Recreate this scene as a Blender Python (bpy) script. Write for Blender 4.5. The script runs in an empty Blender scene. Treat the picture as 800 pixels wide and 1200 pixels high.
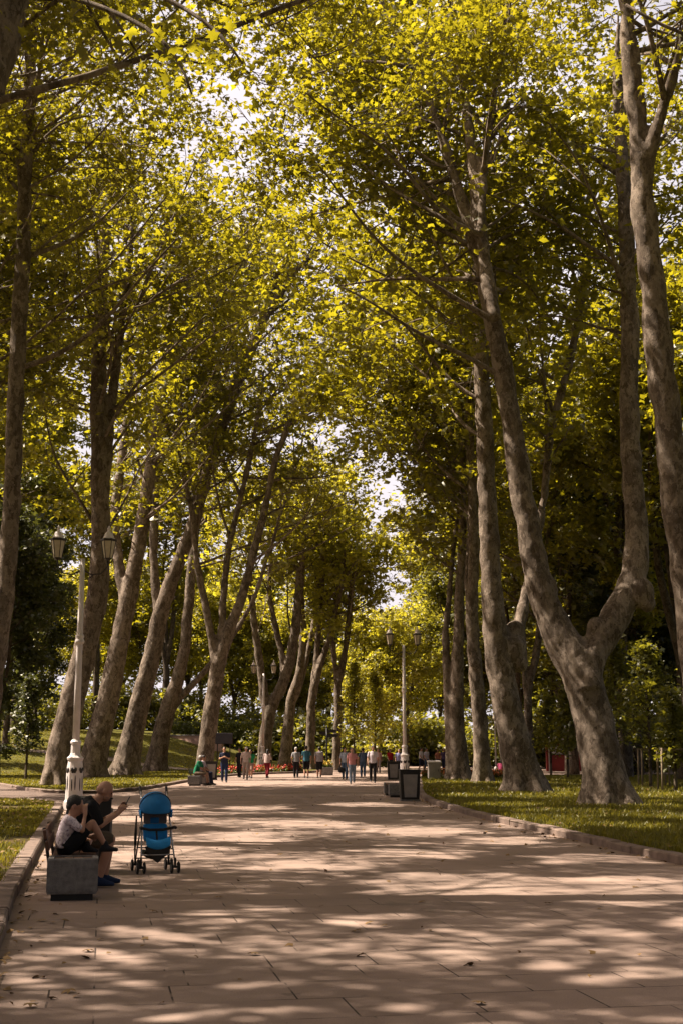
import bpy, bmesh, math, random
import numpy as np
from mathutils import Vector, Matrix, Euler

R = math.radians
S = bpy.context.scene
COL = S.collection
random.seed(7)

# ------------------------------------------------------------------ camera geometry (also used to measure the place)
F = 1500.0
TH = math.atan(278.0 / F)
CAMZ = 1.6
FWD = np.array([0, math.cos(TH), math.sin(TH)])
UPV = np.array([0, -math.sin(TH), math.cos(TH)])

def ray(px, py):
    return np.array([(px - 400.0) / F, 0, 0]) + UPV * ((600.0 - py) / F) + FWD

def at(px, py, Y):
    d = ray(px, py)
    return np.array([0, 0, CAMZ]) + d * (Y / d[1])

def gnd(px, py, z=0.0):
    d = ray(px, py)
    return np.array([0, 0, CAMZ]) + d * ((z - CAMZ) / d[2])

def mpp(Y):                      # metres per photo pixel near the horizon at depth Y
    return Y / math.cos(TH) / F

PDIR = R(10.4)                   # the paving runs away from the viewer, turned this much to the left

# ------------------------------------------------------------------ mesh helpers
def norm(v):
    v = np.asarray(v, float)
    n = np.linalg.norm(v)
    return v / n if n > 1e-9 else v

class MB:
    def __init__(self):
        self.V = []; self.F = []; self.n = 0
    def add(self, V, Fc):
        V = np.asarray(V, float).reshape(-1, 3)
        self.V.append(V)
        o = self.n
        self.F.extend([tuple(i + o for i in f) for f in Fc])
        self.n += len(V)
        return self
    def box(self, c, s, rot=None, taper=1.0):
        x, y, z = [k / 2 for k in s]
        P = np.array([[-x, -y, -z], [x, -y, -z], [x, y, -z], [-x, y, -z],
                      [-x * taper, -y * taper, z], [x * taper, -y * taper, z], [x * taper, y * taper, z], [-x * taper, y * taper, z]])
        if rot is not None:
            P = P @ np.array(rot.to_3x3() if hasattr(rot, 'to_3x3') else rot).T
        return self.add(P + np.asarray(c, float), [(0, 3, 2, 1), (4, 5, 6, 7), (0, 1, 5, 4), (1, 2, 6, 5), (2, 3, 7, 6), (3, 0, 4, 7)])
    def rings(self, rings, closed=True):
        m = len(rings); k = len(rings[0])
        V = np.concatenate([np.asarray(r, float) for r in rings])
        Fc = []
        for i in range(m - 1):
            for j in range(k):
                a = i * k + j; b = i * k + (j + 1) % k
                Fc.append((a, b, b + k, a + k))
        if closed:
            Fc.append(tuple(range(k - 1, -1, -1)))
            Fc.append(tuple((m - 1) * k + j for j in range(k)))
        return self.add(V, Fc)
    def tube(self, P, r, sides=8, rough=0.0, rng=None, closed=True):
        P = np.asarray(P, float)
        r = np.broadcast_to(np.asarray(r, float), (len(P),))
        T = np.gradient(P, axis=0)
        T /= np.linalg.norm(T, axis=1)[:, None] + 1e-9
        ref = np.array([0.92, 0.35, 0.16]) if abs(np.mean(T, 0)[2]) > 0.5 else np.array([0.05, 0.1, 0.99])
        A = np.cross(T, ref); A /= np.linalg.norm(A, axis=1)[:, None] + 1e-9
        B = np.cross(T, A)
        ang = np.arange(sides) * 2 * math.pi / sides
        ca, sa = np.cos(ang), np.sin(ang)
        rr = r[:, None] * np.ones((1, sides))
        if rough and rng is not None:
            rr = rr * (1 + rough * (rng.random((len(P), sides)) - 0.5))
        V = P[:, None, :] + rr[..., None] * (ca[None, :, None] * A[:, None, :] + sa[None, :, None] * B[:, None, :])
        return self.rings(list(V), closed)
    def lathe(self, c, prof, sides=16, sx=1, sy=1, rot0=0.0):
        ang = np.arange(sides) * 2 * math.pi / sides + rot0
        rs = []
        for (r, z) in prof:
            rs.append(np.stack([c[0] + r * np.cos(ang) * sx, c[1] + r * np.sin(ang) * sy, np.full(sides, c[2] + z)], 1))
        return self.rings(rs)
    def cap(self, p0, r0, p1, r1, sides=12):
        p0 = np.asarray(p0, float); p1 = np.asarray(p1, float)
        t = norm(p1 - p0)
        P = []; r = []
        for a in (80, 55, 25):
            P.append(p0 - t * r0 * math.sin(R(a))); r.append(r0 * math.cos(R(a)))
        for k in (0, .33, .66, 1):
            P.append(p0 + (p1 - p0) * k); r.append(r0 + (r1 - r0) * k)
        for a in (25, 55, 80):
            P.append(p1 + t * r1 * math.sin(R(a))); r.append(r1 * math.cos(R(a)))
        P = np.array(P); r = np.array(r)
        ref = np.array([1, 0, 0]) if abs(t[0]) < 0.8 else np.array([0, 1, 0])
        A = norm(np.cross(t, ref)); B = np.cross(t, A)
        ang = np.arange(sides) * 2 * math.pi / sides
        V = P[:, None, :] + r[:, None, None] * (np.cos(ang)[None, :, None] * A + np.sin(ang)[None, :, None] * B)
        return self.rings(list(V))
    def ell(self, c, s, M=None, n=14, m=9):
        rs = []
        ang = np.arange(n) * 2 * math.pi / n
        for i in range(m):
            f = math.pi * (0.04 + 0.92 * i / (m - 1))
            P = np.stack([np.sin(f) * np.cos(ang) * s[0], np.sin(f) * np.sin(ang) * s[1], np.full(n, -math.cos(f) * s[2])], 1)
            if M is not None: P = P @ np.asarray(M).T
            rs.append(P + np.asarray(c, float))
        return self.rings(rs)
    def loft(self, secs, n=16):
        ang = np.arange(n) * 2 * math.pi / n
        return self.rings([np.asarray(c, float) + np.cos(ang)[:, None] * np.asarray(a, float) + np.sin(ang)[:, None] * np.asarray(b, float) for c, a, b in secs])
    def mesh(self, name, origin=(0, 0, 0), smooth=True):
        me = bpy.data.meshes.new(name)
        V = np.concatenate(self.V) - np.asarray(origin, float)
        me.from_pydata(V.tolist(), [], self.F)
        if smooth:
            me.polygons.foreach_set('use_smooth', [True] * len(me.polygons))
        me.update()
        return me
    def build(self, name, mat, parent=None, origin=(0, 0, 0), smooth=False, bevel=0.0, autosm=False):
        me = self.mesh(name, origin, smooth)
        return link(name, me, mat, parent, bevel)
    def blob(self, voxel, it=4, fac=0.5):
        """union of the pieces as one continuous skin"""
        me = self.mesh('tmp')
        o = bpy.data.objects.new('tmp', me); COL.objects.link(o)
        m = o.modifiers.new('r', 'REMESH'); m.mode = 'VOXEL'; m.voxel_size = voxel; m.use_smooth_shade = True
        if it:
            s = o.modifiers.new('s', 'SMOOTH'); s.factor = fac; s.iterations = it
        dg = bpy.context.evaluated_depsgraph_get(); dg.update()
        out = bpy.data.meshes.new_from_object(o.evaluated_get(dg))
        bpy.data.objects.remove(o); bpy.data.meshes.remove(me)
        out.polygons.foreach_set('use_smooth', [True] * len(out.polygons))
        return out

def link(name, me, mat, parent=None, bevel=0.0):
    o = bpy.data.objects.new(name, me); COL.objects.link(o)
    if mat is not None:
        me.materials.clear(); me.materials.append(mat)
    if parent is not None: o.parent = parent
    if bevel:
        b = o.modifiers.new('bevel', 'BEVEL'); b.width = bevel; b.segments = 2; b.limit_method = 'ANGLE'
    return o

def empty(name, loc, rz=0.0):
    o = bpy.data.objects.new(name, None); COL.objects.link(o)
    o.location = tuple(float(k) for k in loc); o.rotation_euler = (0, 0, rz)
    o.empty_display_size = 0.2
    return o

def tag(o, label=None, cat=None, group=None, kind=None):
    if label: o['label'] = label
    if cat: o['category'] = cat
    if group: o['group'] = group
    if kind: o['kind'] = kind
    return o

def copy_tree(o, parent=None):
    c = o.copy(); COL.objects.link(c)
    if parent is not None: c.parent = parent
    for ch in list(o.children): copy_tree(ch, c)
    return c

def np_mesh(name, V, Fc):
    """V (n,3); Fc (m,k) faces of k corners"""
    me = bpy.data.meshes.new(name)
    m, k = Fc.shape
    me.vertices.add(len(V)); me.vertices.foreach_set('co', V.astype(np.float32).ravel())
    me.loops.add(m * k); me.loops.foreach_set('vertex_index', Fc.astype(np.int32).ravel())
    me.polygons.add(m); me.polygons.foreach_set('loop_start', (np.arange(m) * k).astype(np.int32))
    me.update(calc_edges=True); me.validate()
    return me

# ------------------------------------------------------------------ materials
def newmat(name):
    m = bpy.data.materials.new(name); m.use_nodes = True
    nt = m.node_tree; nt.nodes.clear()
    out = nt.nodes.new('ShaderNodeOutputMaterial')
    return m, nt, out

def N(nt, typ, **kw):
    n = nt.nodes.new(typ)
    for k, v in kw.items():
        if k in n.inputs: n.inputs[k].default_value = v
        else: setattr(n, k, v)
    return n

def ramp(nt, fac, stops, interp='LINEAR'):
    r = nt.nodes.new('ShaderNodeValToRGB'); r.color_ramp.interpolation = interp
    e = r.color_ramp.elements
    while len(e) < len(stops): e.new(0.5)
    for i, (p, c) in enumerate(stops):
        e[i].position = p; e[i].color = (c, c, c, 1) if not hasattr(c, '__len__') else (*c, 1)
    nt.links.new(fac, r.inputs[0])
    return r.outputs[0]

def mix(nt, fac, a, b, mode='MIX'):
    m = nt.nodes.new('ShaderNodeMix'); m.data_type = 'RGBA'; m.blend_type = mode
    for sock, v in ((m.inputs[0], fac), (m.inputs[6], a), (m.inputs[7], b)):
        if isinstance(v, (int, float)): sock.default_value = v
        elif hasattr(v, '__len__'): sock.default_value = (*v, 1)
        else: nt.links.new(v, sock)
    return m.outputs[2]

def noise(nt, scale, detail=4, rough=0.55, vec=None, dist=0.0):
    n = N(nt, 'ShaderNodeTexNoise', Scale=scale, Detail=detail, Roughness=rough, Distortion=dist)
    if vec is not None: nt.links.new(vec, n.inputs['Vector'])
    return n.outputs['Fac']

def objco(nt, rot=None, scale=None):
    tc = nt.nodes.new('ShaderNodeTexCoord')
    if rot is None and scale is None: return tc.outputs['Object']
    mp = nt.nodes.new('ShaderNodeMapping')
    if rot: mp.inputs['Rotation'].default_value = rot
    if scale: mp.inputs['Scale'].default_value = scale
    nt.links.new(tc.outputs['Object'], mp.inputs['Vector'])
    return mp.outputs['Vector']

def bump(nt, h, strength=0.4, dist=0.02):
    b = N(nt, 'ShaderNodeBump', Strength=strength, Distance=dist)
    nt.links.new(h, b.inputs['Height'])
    return b.outputs['Normal']

def plain(name, col, rough=0.6, var=0.25, scale=8.0, metal=0.0, bmp=0.15, spec=0.4):
    """a painted / cloth / plastic surface with slight natural unevenness"""
    m, nt, out = newmat(name)
    co = objco(nt)
    f = noise(nt, scale, 5, 0.6, co)
    c2 = tuple(k * (1 - var) for k in col); c1 = tuple(min(1, k * (1 + var)) for k in col)
    c = ramp(nt, f, [(0.3, c2), (0.7, c1)])
    p = N(nt, 'ShaderNodeBsdfPrincipled', Roughness=rough, Metallic=metal)
    p.inputs['Specular IOR Level'].default_value = spec
    nt.links.new(c, p.inputs['Base Color'])
    if bmp:
        nt.links.new(bump(nt, noise(nt, scale * 6, 4, 0.6, co), bmp, 0.01), p.inputs['Normal'])
    nt.links.new(p.outputs[0], out.inputs[0])
    return m

def leafmat(name, dark, light, trans, tmix=0.5, gloss=0.06):
    m, nt, out = newmat(name)
    g = nt.nodes.new('ShaderNodeNewGeometry')
    c = ramp(nt, g.outputs['Random Per Island'], [(0.0, dark), (0.55, tuple((a + b) / 2 for a, b in zip(dark, light))), (1.0, light)])
    ct = ramp(nt, g.outputs['Random Per Island'], [(0.0, tuple(k * 0.6 for k in trans)), (1.0, trans)])
    d = N(nt, 'ShaderNodeBsdfDiffuse'); nt.links.new(c, d.inputs[0])
    t = N(nt, 'ShaderNodeBsdfTranslucent'); nt.links.new(ct, t.inputs[0])
    gl = N(nt, 'ShaderNodeBsdfGlossy', Roughness=0.45); gl.inputs[0].default_value = (0.8, 0.8, 0.75, 1)
    m1 = N(nt, 'ShaderNodeMixShader', Fac=tmix); nt.links.new(d.outputs[0], m1.inputs[1]); nt.links.new(t.outputs[0], m1.inputs[2])
    m2 = N(nt, 'ShaderNodeMixShader', Fac=gloss); nt.links.new(m1.outputs[0], m2.inputs[1]); nt.links.new(gl.outputs[0], m2.inputs[2])
    nt.links.new(m2.outputs[0], out.inputs[0])
    return m

def barkmat(name, c0, c1, c2, scale=1.0):
    """flaking plane bark: irregular plates of several tones, dark flecks, fine cracks"""
    m, nt, out = newmat(name)
    co = objco(nt, scale=(scale, scale, scale * 0.55))
    wob = N(nt, 'ShaderNodeTexNoise', Scale=3.2, Detail=5, Roughness=.65); nt.links.new(co, wob.inputs['Vector'])
    a = N(nt, 'ShaderNodeVectorMath', operation='MULTIPLY_ADD'); nt.links.new(wob.outputs['Color'], a.inputs[0]); a.inputs[1].default_value = (.55, .55, .55); nt.links.new(co, a.inputs[2])
    def plates(sc):
        v = N(nt, 'ShaderNodeTexVoronoi', Scale=sc, feature='F1'); nt.links.new(a.outputs[0], v.inputs['Vector'])
        sp = nt.nodes.new('ShaderNodeSeparateColor'); nt.links.new(v.outputs['Color'], sp.inputs[0]); return sp.outputs[0]
    p1, p2 = plates(4.6), plates(13.0)
    f = mix(nt, .5, p1, p2)
    c = ramp(nt, f, [(.18, c0), (.42, c1), (.62, c2), (.86, tuple(k * 1.3 for k in c2))])
    big = noise(nt, .8, 4, .6, co)
    c = mix(nt, 1.0, c, ramp(nt, big, [(.3, .72), (.7, 1.12)]), 'MULTIPLY')
    fl = ramp(nt, noise(nt, 16, 3, .6, co, .5), [(.62, 0.0), (.70, .8)])
    c = mix(nt, fl, c, tuple(k * .35 for k in c0))
    fine = noise(nt, 42, 5, .75, co)
    c = mix(nt, 1.0, c, ramp(nt, fine, [(.3, .72), (.7, 1.15)]), 'MULTIPLY')
    p = N(nt, 'ShaderNodeBsdfPrincipled', Roughness=.9); p.inputs['Specular IOR Level'].default_value = .15
    nt.links.new(c, p.inputs['Base Color'])
    h = mix(nt, .5, mix(nt, .5, p2, noise(nt, 9, 6, .7, co, .4)), fine)
    nt.links.new(bump(nt, h, .9, .05), p.inputs['Normal'])
    nt.links.new(p.outputs[0], out.inputs[0])
    return m

def mixv(nt, vec, fac):
    a = N(nt, 'ShaderNodeVectorMath', operation='MULTIPLY_ADD')
    nt.links.new(fac, a.inputs[0]); a.inputs[1].default_value = (0.5, 0.5, 0.5); nt.links.new(vec, a.inputs[2])
    return a.outputs[0]

M = {}
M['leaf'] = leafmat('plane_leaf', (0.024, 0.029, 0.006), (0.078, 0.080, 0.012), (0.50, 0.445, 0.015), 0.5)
M['leaf_sun_painted'] = leafmat('sun_painted_leaf', (0.07, 0.076, 0.013), (0.19, 0.182, 0.026), (0.76, 0.68, 0.04), 0.5)  # brighter leaf colour, sunlight on the far trees painted in
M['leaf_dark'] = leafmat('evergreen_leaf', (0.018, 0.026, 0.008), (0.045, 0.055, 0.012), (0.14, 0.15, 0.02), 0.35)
M['leaf_mid'] = leafmat('linden_leaf', (0.036, 0.044, 0.009), (0.09, 0.094, 0.017), (0.45, 0.42, 0.03), 0.45)
M['bark'] = barkmat('plane_bark', (0.10, 0.076, 0.056), (0.162, 0.126, 0.096), (0.23, 0.185, 0.146))
M['bark_dark'] = barkmat('dark_bark', (0.05, 0.037, 0.027), (0.085, 0.065, 0.047), (0.12, 0.094, 0.07))
M['metal_white'] = plain('white_paint', (0.62, 0.56, 0.54), 0.45, 0.08, 5)
M['metal_grey'] = plain('grey_paint', (0.22, 0.20, 0.19), 0.5, 0.15, 5)
M['black'] = plain('black_paint', (0.012, 0.011, 0.011), 0.5, 0.2, 9)
M['concrete'] = plain('concrete', (0.16, 0.15, 0.145), 0.9, 0.35, 14, bmp=0.5)
M['wood'] = plain('bench_wood', (0.10, 0.042, 0.024), 0.6, 0.35, 9)
M['glass'] = plain('lantern_glass', (0.52, 0.45, 0.34), 0.3, 0.12, 6)
M['dark_metal'] = plain('dark_metal', (0.035, 0.03, 0.028), 0.45, 0.2, 8, 0.4)
M['steel'] = plain('steel_tube', (0.36, 0.34, 0.33), 0.3, 0.1, 8, 0.85)
M['rubber'] = plain('rubber', (0.02, 0.018, 0.017), 0.8, 0.3, 15)
M['blue'] = plain('blue_cloth', (0.008, 0.14, 0.36), 0.8, 0.2, 7)
M['lightblue'] = plain('light_blue_cloth', (0.02, 0.25, 0.60), 0.8, 0.18, 7)
M['tan'] = plain('tan_cloth', (0.16, 0.13, 0.12), 0.8, 0.2, 7)
M['skin'] = plain('skin', (0.36, 0.19, 0.125), 0.55, 0.1, 12, bmp=0.05)
M['hair'] = plain('dark_hair', (0.013, 0.010, 0.009), 0.6, 0.4, 60, bmp=0.5)
M['greyhair'] = plain('grey_hair', (0.42, 0.39, 0.37), 0.7, 0.2, 60, bmp=0.5)
M['lip'] = plain('lip', (0.24, 0.09, 0.07), 0.5, 0.1, 9, bmp=0)
M['eye'] = plain('eye', (0.03, 0.02, 0.015), 0.2, 0.1, 9, bmp=0)
M['red'] = plain('red_paint', (0.20, 0.022, 0.02), 0.6, 0.2, 3)
M['pinkwall'] = plain('pink_plaster', (0.34, 0.22, 0.18), 0.9, 0.2, 1.2)
M['roof'] = plain('kiosk_roof', (0.45, 0.42, 0.40), 0.6, 0.15, 3)
M['flower_red'] = plain('red_petals', (0.50, 0.05, 0.035), 0.7, 0.3, 8, bmp=0)
M['flower_orange'] = plain('orange_petals', (0.62, 0.20, 0.07), 0.7, 0.35, 8, bmp=0)
M['flower_yellow'] = plain('yellow_petals', (0.62, 0.42, 0.06), 0.7, 0.3, 8, bmp=0)
M['plant'] = leafmat('bed_leaf', (0.03, 0.045, 0.01), (0.08, 0.10, 0.02), (0.25, 0.28, 0.03), 0.35)
M['grassblade'] = leafmat('grass_blade', (0.06, 0.062, 0.010), (0.18, 0.16, 0.022), (0.42, 0.36, 0.03), 0.35, 0.03)
M['dryleaf'] = plain('dry_leaf', (0.17, 0.10, 0.035), 0.8, 0.5, 3)

def cloth(col): return plain('cloth', col, 0.9, 0.14, 10, bmp=0.3, spec=0.15)

def patterned_cloth():
    m, nt, out = newmat('patterned_cloth')
    co = objco(nt)
    f = noise(nt, 22, 4, 0.7, co, 1.2)
    c = ramp(nt, f, [(0.38, (0.16, 0.10, 0.14)), (0.47, (0.52, 0.44, 0.48)), (0.6, (0.66, 0.57, 0.60))])
    p = N(nt, 'ShaderNodeBsdfPrincipled', Roughness=0.9); nt.links.new(c, p.inputs['Base Color']); nt.links.new(p.outputs[0], out.inputs[0])
    return m

def paving():
    m, nt, out = newmat('paving')
    co = objco(nt, rot=(0, 0, -PDIR))
    br = nt.nodes.new('ShaderNodeTexBrick')
    nt.links.new(co, br.inputs['Vector'])
    br.offset = 0.37; br.offset_frequency = 2; br.squash = 0.8; br.squash_frequency = 3
    for k, v in dict(Scale=1.0).items(): br.inputs[k].default_value = v
    br.inputs['Mortar Size'].default_value = 0.0075
    br.inputs['Mortar Smooth'].default_value = 0.3
    br.inputs['Bias'].default_value = 0.0
    br.inputs['Brick Width'].default_value = 0.80
    br.inputs['Row Height'].default_value = 0.62
    br.inputs['Color1'].default_value = (0.245, 0.178, 0.145, 1)
    br.inputs['Color2'].default_value = (0.288, 0.213, 0.175, 1)
    br.inputs['Mortar'].default_value = (0.03, 0.019, 0.014, 1)
    big = noise(nt, 0.45, 5, 0.6, co)
    c = mix(nt, 1.0, br.outputs['Color'], ramp(nt, big, [(0.3, 0.74), (0.72, 1.08)]), 'MULTIPLY')
    # joints partly filled with grit: they come and go
    gap = ramp(nt, noise(nt, 1.7, 3, 0.5, co), [(0.44, 0.0), (0.56, 1.0)])
    base = mix(nt, gap, mix(nt, 1.0, (0.268, 0.198, 0.162), ramp(nt, big, [(0.3, 0.74), (0.72, 1.08)]), 'MULTIPLY'), c)
    base = mix(nt, br.outputs['Fac'], c, base)
    grit = noise(nt, 95, 4, 0.75, co)
    c = mix(nt, 1.0, base, ramp(nt, grit, [(0.32, 0.72), (0.5, 1.0), (0.72, 1.18)]), 'MULTIPLY')
    stain = ramp(nt, noise(nt, 0.9, 6, 0.7, co, 0.8), [(0.62, 0.0), (0.74, 0.5)])
    c = mix(nt, stain, c, (0.12, 0.086, 0.068))
    tone = nt.nodes.new('ShaderNodeTexVoronoi'); tone.feature = 'F1'; tone.inputs['Scale'].default_value = .55; nt.links.new(co, tone.inputs['Vector'])
    sp = nt.nodes.new('ShaderNodeSeparateColor'); nt.links.new(tone.outputs['Color'], sp.inputs[0])
    blot = ramp(nt, noise(nt, 2.3, 6, .75, co, .6), [(.52, 0.0), (.60, 1.0)])
    c = mix(nt, mix(nt, 1.0, blot, ramp(nt, sp.outputs[0], [(.72, 0.0), (.8, .45)]), 'MULTIPLY'), c, (.075, .062, .045))
    pale = ramp(nt, noise(nt, 6.0, 5, .8, co, .3), [(.60, 0.0), (.72, .22)])
    c = mix(nt, pale, c, (.36, .29, .25))
    spots = N(nt, 'ShaderNodeTexVoronoi', Scale=5.5, feature='F1'); nt.links.new(co, spots.inputs['Vector'])
    c = mix(nt, ramp(nt, spots.outputs['Distance'], [(.035, .55), (.06, 0.0)]), c, (.06, .045, .035))
    p = N(nt, 'ShaderNodeBsdfPrincipled', Roughness=0.75); p.inputs['Specular IOR Level'].default_value = 0.25
    nt.links.new(c, p.inputs['Base Color'])
    h = mix(nt, 1.0, ramp(nt, grit, [(0.2, 0.85), (0.8, 1.0)]), mix(nt, gap, (1, 1, 1), ramp(nt, br.outputs['Fac'], [(0, 1.0), (1, 0.0)])), 'MULTIPLY')
    nt.links.new(bump(nt, h, 0.5, 0.012), p.inputs['Normal'])
    nt.links.new(p.outputs[0], out.inputs[0])
    return m

def soilgrass(name, g0, g1, soil, amt, scale=1.0):
    m, nt, out = newmat(name)
    co = objco(nt)
    f = noise(nt, 9 * scale, 6, 0.75, co)
    c = ramp(nt, f, [(0.3, g0), (0.68, g1)])
    b = ramp(nt, noise(nt, 0.35 * scale, 5, 0.65, co, 0.5), [(0.62 - amt, 0.0), (0.78 - amt, 1.0)])
    c = mix(nt, b, c, mix(nt, f, soil, tuple(k * 1.8 for k in soil)))
    p = N(nt, 'ShaderNodeBsdfPrincipled', Roughness=0.95); p.inputs['Specular IOR Level'].default_value = 0.1
    nt.links.new(c, p.inputs['Base Color'])
    nt.links.new(bump(nt, noise(nt, 30 * scale, 4, 0.7, co), 0.8, 0.05), p.inputs['Normal'])
    nt.links.new(p.outputs[0], out.inputs[0])
    return m

M['paving'] = paving()
M['lawn'] = soilgrass('lawn', (0.035, 0.040, 0.010), (0.12, 0.115, 0.02), (0.06, 0.04, 0.022), 0.02)
M['lawn_thin'] = soilgrass('thin_lawn', (0.035, 0.038, 0.010), (0.10, 0.095, 0.02), (0.055, 0.036, 0.02), 0.17)
M['ground'] = soilgrass('ground', (0.04, 0.042, 0.012), (0.10, 0.095, 0.02), (0.08, 0.055, 0.03), 0.1)
M['bank'] = soilgrass('bank', (0.04, 0.042, 0.010), (0.13, 0.12, 0.02), (0.05, 0.034, 0.02), 0.08)
M['gravel'] = plain('gravel', (0.12, 0.085, 0.068), 0.95, 0.6, 22, bmp=0.8)
M['kerb'] = plain('kerb_stone', (0.155, 0.112, 0.09), 0.9, 0.4, 3.5, bmp=0.6)

# ------------------------------------------------------------------ ground levels
def sstep(a, b, x):
    t = np.clip((x - a) / (b - a), 0, 1); return t * t * (3 - 2 * t)

def hill(x, y):
    x = np.asarray(x, float); y = np.asarray(y, float)
    y0 = np.clip(72 + (x + 22) * 2.0, 66, 104)
    d = np.clip(y - y0, 0, None)
    h = 4.2 * (1 - np.exp(-d * d / (d + 14) * 0.14 / 4.2))
    return h * (1 - sstep(-19, -2.5, x) * .999)

def sheet(name, rows, mat, z=0.0, hills=False, sub=None):
    """rows: list of lists of (x, y)"""
    A = np.array(rows, float)
    n, m, _ = A.shape
    zz = np.full((n, m), z)
    if hills: zz = zz + hill(A[..., 0], A[..., 1])
    V = np.concatenate([A, zz[..., None]], 2).reshape(-1, 3)
    i, j = np.meshgrid(np.arange(n - 1), np.arange(m - 1), indexing='ij')
    a = (i * m + j).ravel()
    Fc = np.stack([a, a + 1, a + m + 1, a + m], 1)
    me = np_mesh(name, V, Fc)
    me.polygons.foreach_set('use_smooth', [True] * len(me.polygons))
    o = link(name, me, mat)
    tag(o, kind='structure')
    return o

xs = np.concatenate([np.linspace(-420, -60, 13), np.linspace(-56, 60, 59), np.linspace(70, 420, 12)])
ys = np.concatenate([np.linspace(-40, 160, 101), np.linspace(170, 700, 20)])
sheet('ground', [[(x, y) for x in xs] for y in ys], M['ground'], -0.06, True)

# the left kerb line (path side) and the right one
KL = [(-1.55, -6.0), (-1.35, 0.0), (-2.45, 9.5), (-3.38, 13.6), (-4.1, 17.3), (-5.05, 22.3), (-6.2, 28.4), (-7.35, 34.5), (-7.85, 37.0), (-8.5, 39.0), (-9.6, 40.6), (-11.5, 41.8), (-17, 43.6), (-30, 47), (-60, 52)]
kr_px = [(800, 1014), (740, 1001), (687, 988), (639, 977), (582, 964), (549, 956), (500, 941), (488, 931)]
KR = [(6.9, -6.0), (6.3, 3.0), (5.75, 10.0)] + [tuple(gnd(*p)[:2]) for p in kr_px] + [(3.3, 56.0), (3.7, 64.0), (4.2, 72.0), (5.5, 75.0), (9.0, 77.0), (16, 79.0), (40, 84.0)]
KL2 = [(-60, 76), (-30, 70), (-17.5, 63.5), (-14.2, 55.5), (-11.6, 49.4), (-10.0, 47.6), (-8.6, 48.0), (-7.9, 51.0), (-7.75, 56.0), (-7.6, 64.0), (-7.3, 74.0), (-6.3, 82.0), (-4.5, 86.0), (-2.6, 88.0), (-1.6, 92.0), (-1.2, 104.0)]

def smooth_line(P, step=0.6):
    P = np.array(P, float)
    for _ in range(2):
        Q = [P[0]]
        for a, b in zip(P[:-1], P[1:]): Q += [a * .75 + b * .25, a * .25 + b * .75]
        Q.append(P[-1]); P = np.array(Q)
    d = np.concatenate([[0], np.cumsum(np.linalg.norm(np.diff(P, axis=0), axis=1))])
    s = np.arange(0, d[-1], step)
    return np.stack([np.interp(s, d, P[:, 0]), np.interp(s, d, P[:, 1])], 1)

kl, kr, kl2 = smooth_line(KL), smooth_line(KR), smooth_line(KL2)
sheet('path', [[(x, y) for x in np.linspace(-40, 40, 21)] for y in np.linspace(-12, 150, 41)], M['paving'], 0.0)

def cut(line, a, b):           # part of a line with y in a..b
    return line

# right lawn: rows from the kerb outward
def lawn_rows(line, outx, n=22, p=2.2):
    t = np.linspace(0, 1, n) ** p
    return [[(x + (outx - x) * k, y) for k in t] for x, y in line]
sheet('lawn', lawn_rows(kr, 150.0) + [[(40 + 110 * k, 300.0) for k in np.linspace(0, 1, 22)]], M['lawn'], 0.10)
nl = [p for p in kl if p[1] < 39.5 and p[0] > -9.0]
far_edge = kl[len(nl):]
def far_y(x):
    o = np.argsort(far_edge[:, 0]); return float(np.interp(x, far_edge[o, 0], far_edge[o, 1]))
rows = []
for x, y in nl:
    t = np.linspace(0, 1, 22) ** 1.8
    rows.append([(x + (-60 - x) * k, y + (far_y(x + (-60 - x) * k) - y) * k * sstep(33, 39.5, y) * 1.0) for k in t])
rows.append([(nl[-1][0] + (-60 - nl[-1][0]) * k, far_y(nl[-1][0] + (-60 - nl[-1][0]) * k)) for k in np.linspace(0, 1, 22) ** 1.8])
sheet('lawn', rows, M['lawn_thin'], 0.10)
# lawn and bank behind the left row: columns running away from its kerb
cols = []
for x, y in kl2:
    cols.append([(x - (0.0 if k < 1 else 0), y + (240 - y) * k ** 2.0) for k in np.linspace(0, 1, 46)])
sheet('lawn', cols, M['bank'], 0.10, True)
# gravel side path entering from the left, and the pale path across the slope
sp = []
for k in np.linspace(0, 1, 30):
    x = -9.0 - 45 * k
    o2 = np.argsort(KL2_x := kl2[:, 0])
    yb = float(np.interp(x, kl2[o2, 0], kl2[o2, 1]))
    sp.append([(x, far_y(x) - 0.1), (x, yb + 0.1)])
sheet('side_path', sp, M['gravel'], 0.004)
cp = []
for k in np.linspace(0, 1, 40):
    x = -26 + 19 * k; y = 88 + 9 * k + 2.0 * math.sin(k * 4)
    cp.append([(x, y), (x + 0.3, y + 1.1), (x + 0.6, y + 2.2)])
sheet('slope_path', cp, plain('pale_path', (0.30, 0.235, 0.20), 0.9, 0.2, 2), 0.13, True)

def kerb(line, side, w=0.22, h=0.125, seg=1.1, name='kerb'):
    """separate stones laid end to end; the path-side face follows the line"""
    rng = np.random.default_rng(int(abs(line[0][0]) * 10) + 3)
    d = np.concatenate([[0], np.cumsum(np.linalg.norm(np.diff(line, axis=0), axis=1))])
    b = MB(); s = 0.0
    while s + seg < d[-1]:
        L = seg * (0.85 + 0.3 * rng.random())
        e = s + L - 0.014
        P = [np.array([np.interp(q, d, line[:, 0]), np.interp(q, d, line[:, 1])]) for q in (s, e)]
        t = norm(np.append(P[1] - P[0], 0))[:2]; n = np.array([-t[1], t[0]]) * side
        hh = h + rng.normal(0, 0.006); o = rng.normal(0, 0.006)
        sec = [(o, -0.1), (o, hh - 0.02), (o + 0.022, hh), (w - 0.02, hh + 0.003), (w, hh - 0.02), (w, -0.1)]
        rs = []
        for p in P:
            rs.append([(p[0] + n[0] * u, p[1] + n[1] * u, z) for u, z in sec])
        b.rings(rs)
        s += L
    o = b.build(name, M['kerb']); tag(o, kind='structure'); return o
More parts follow.
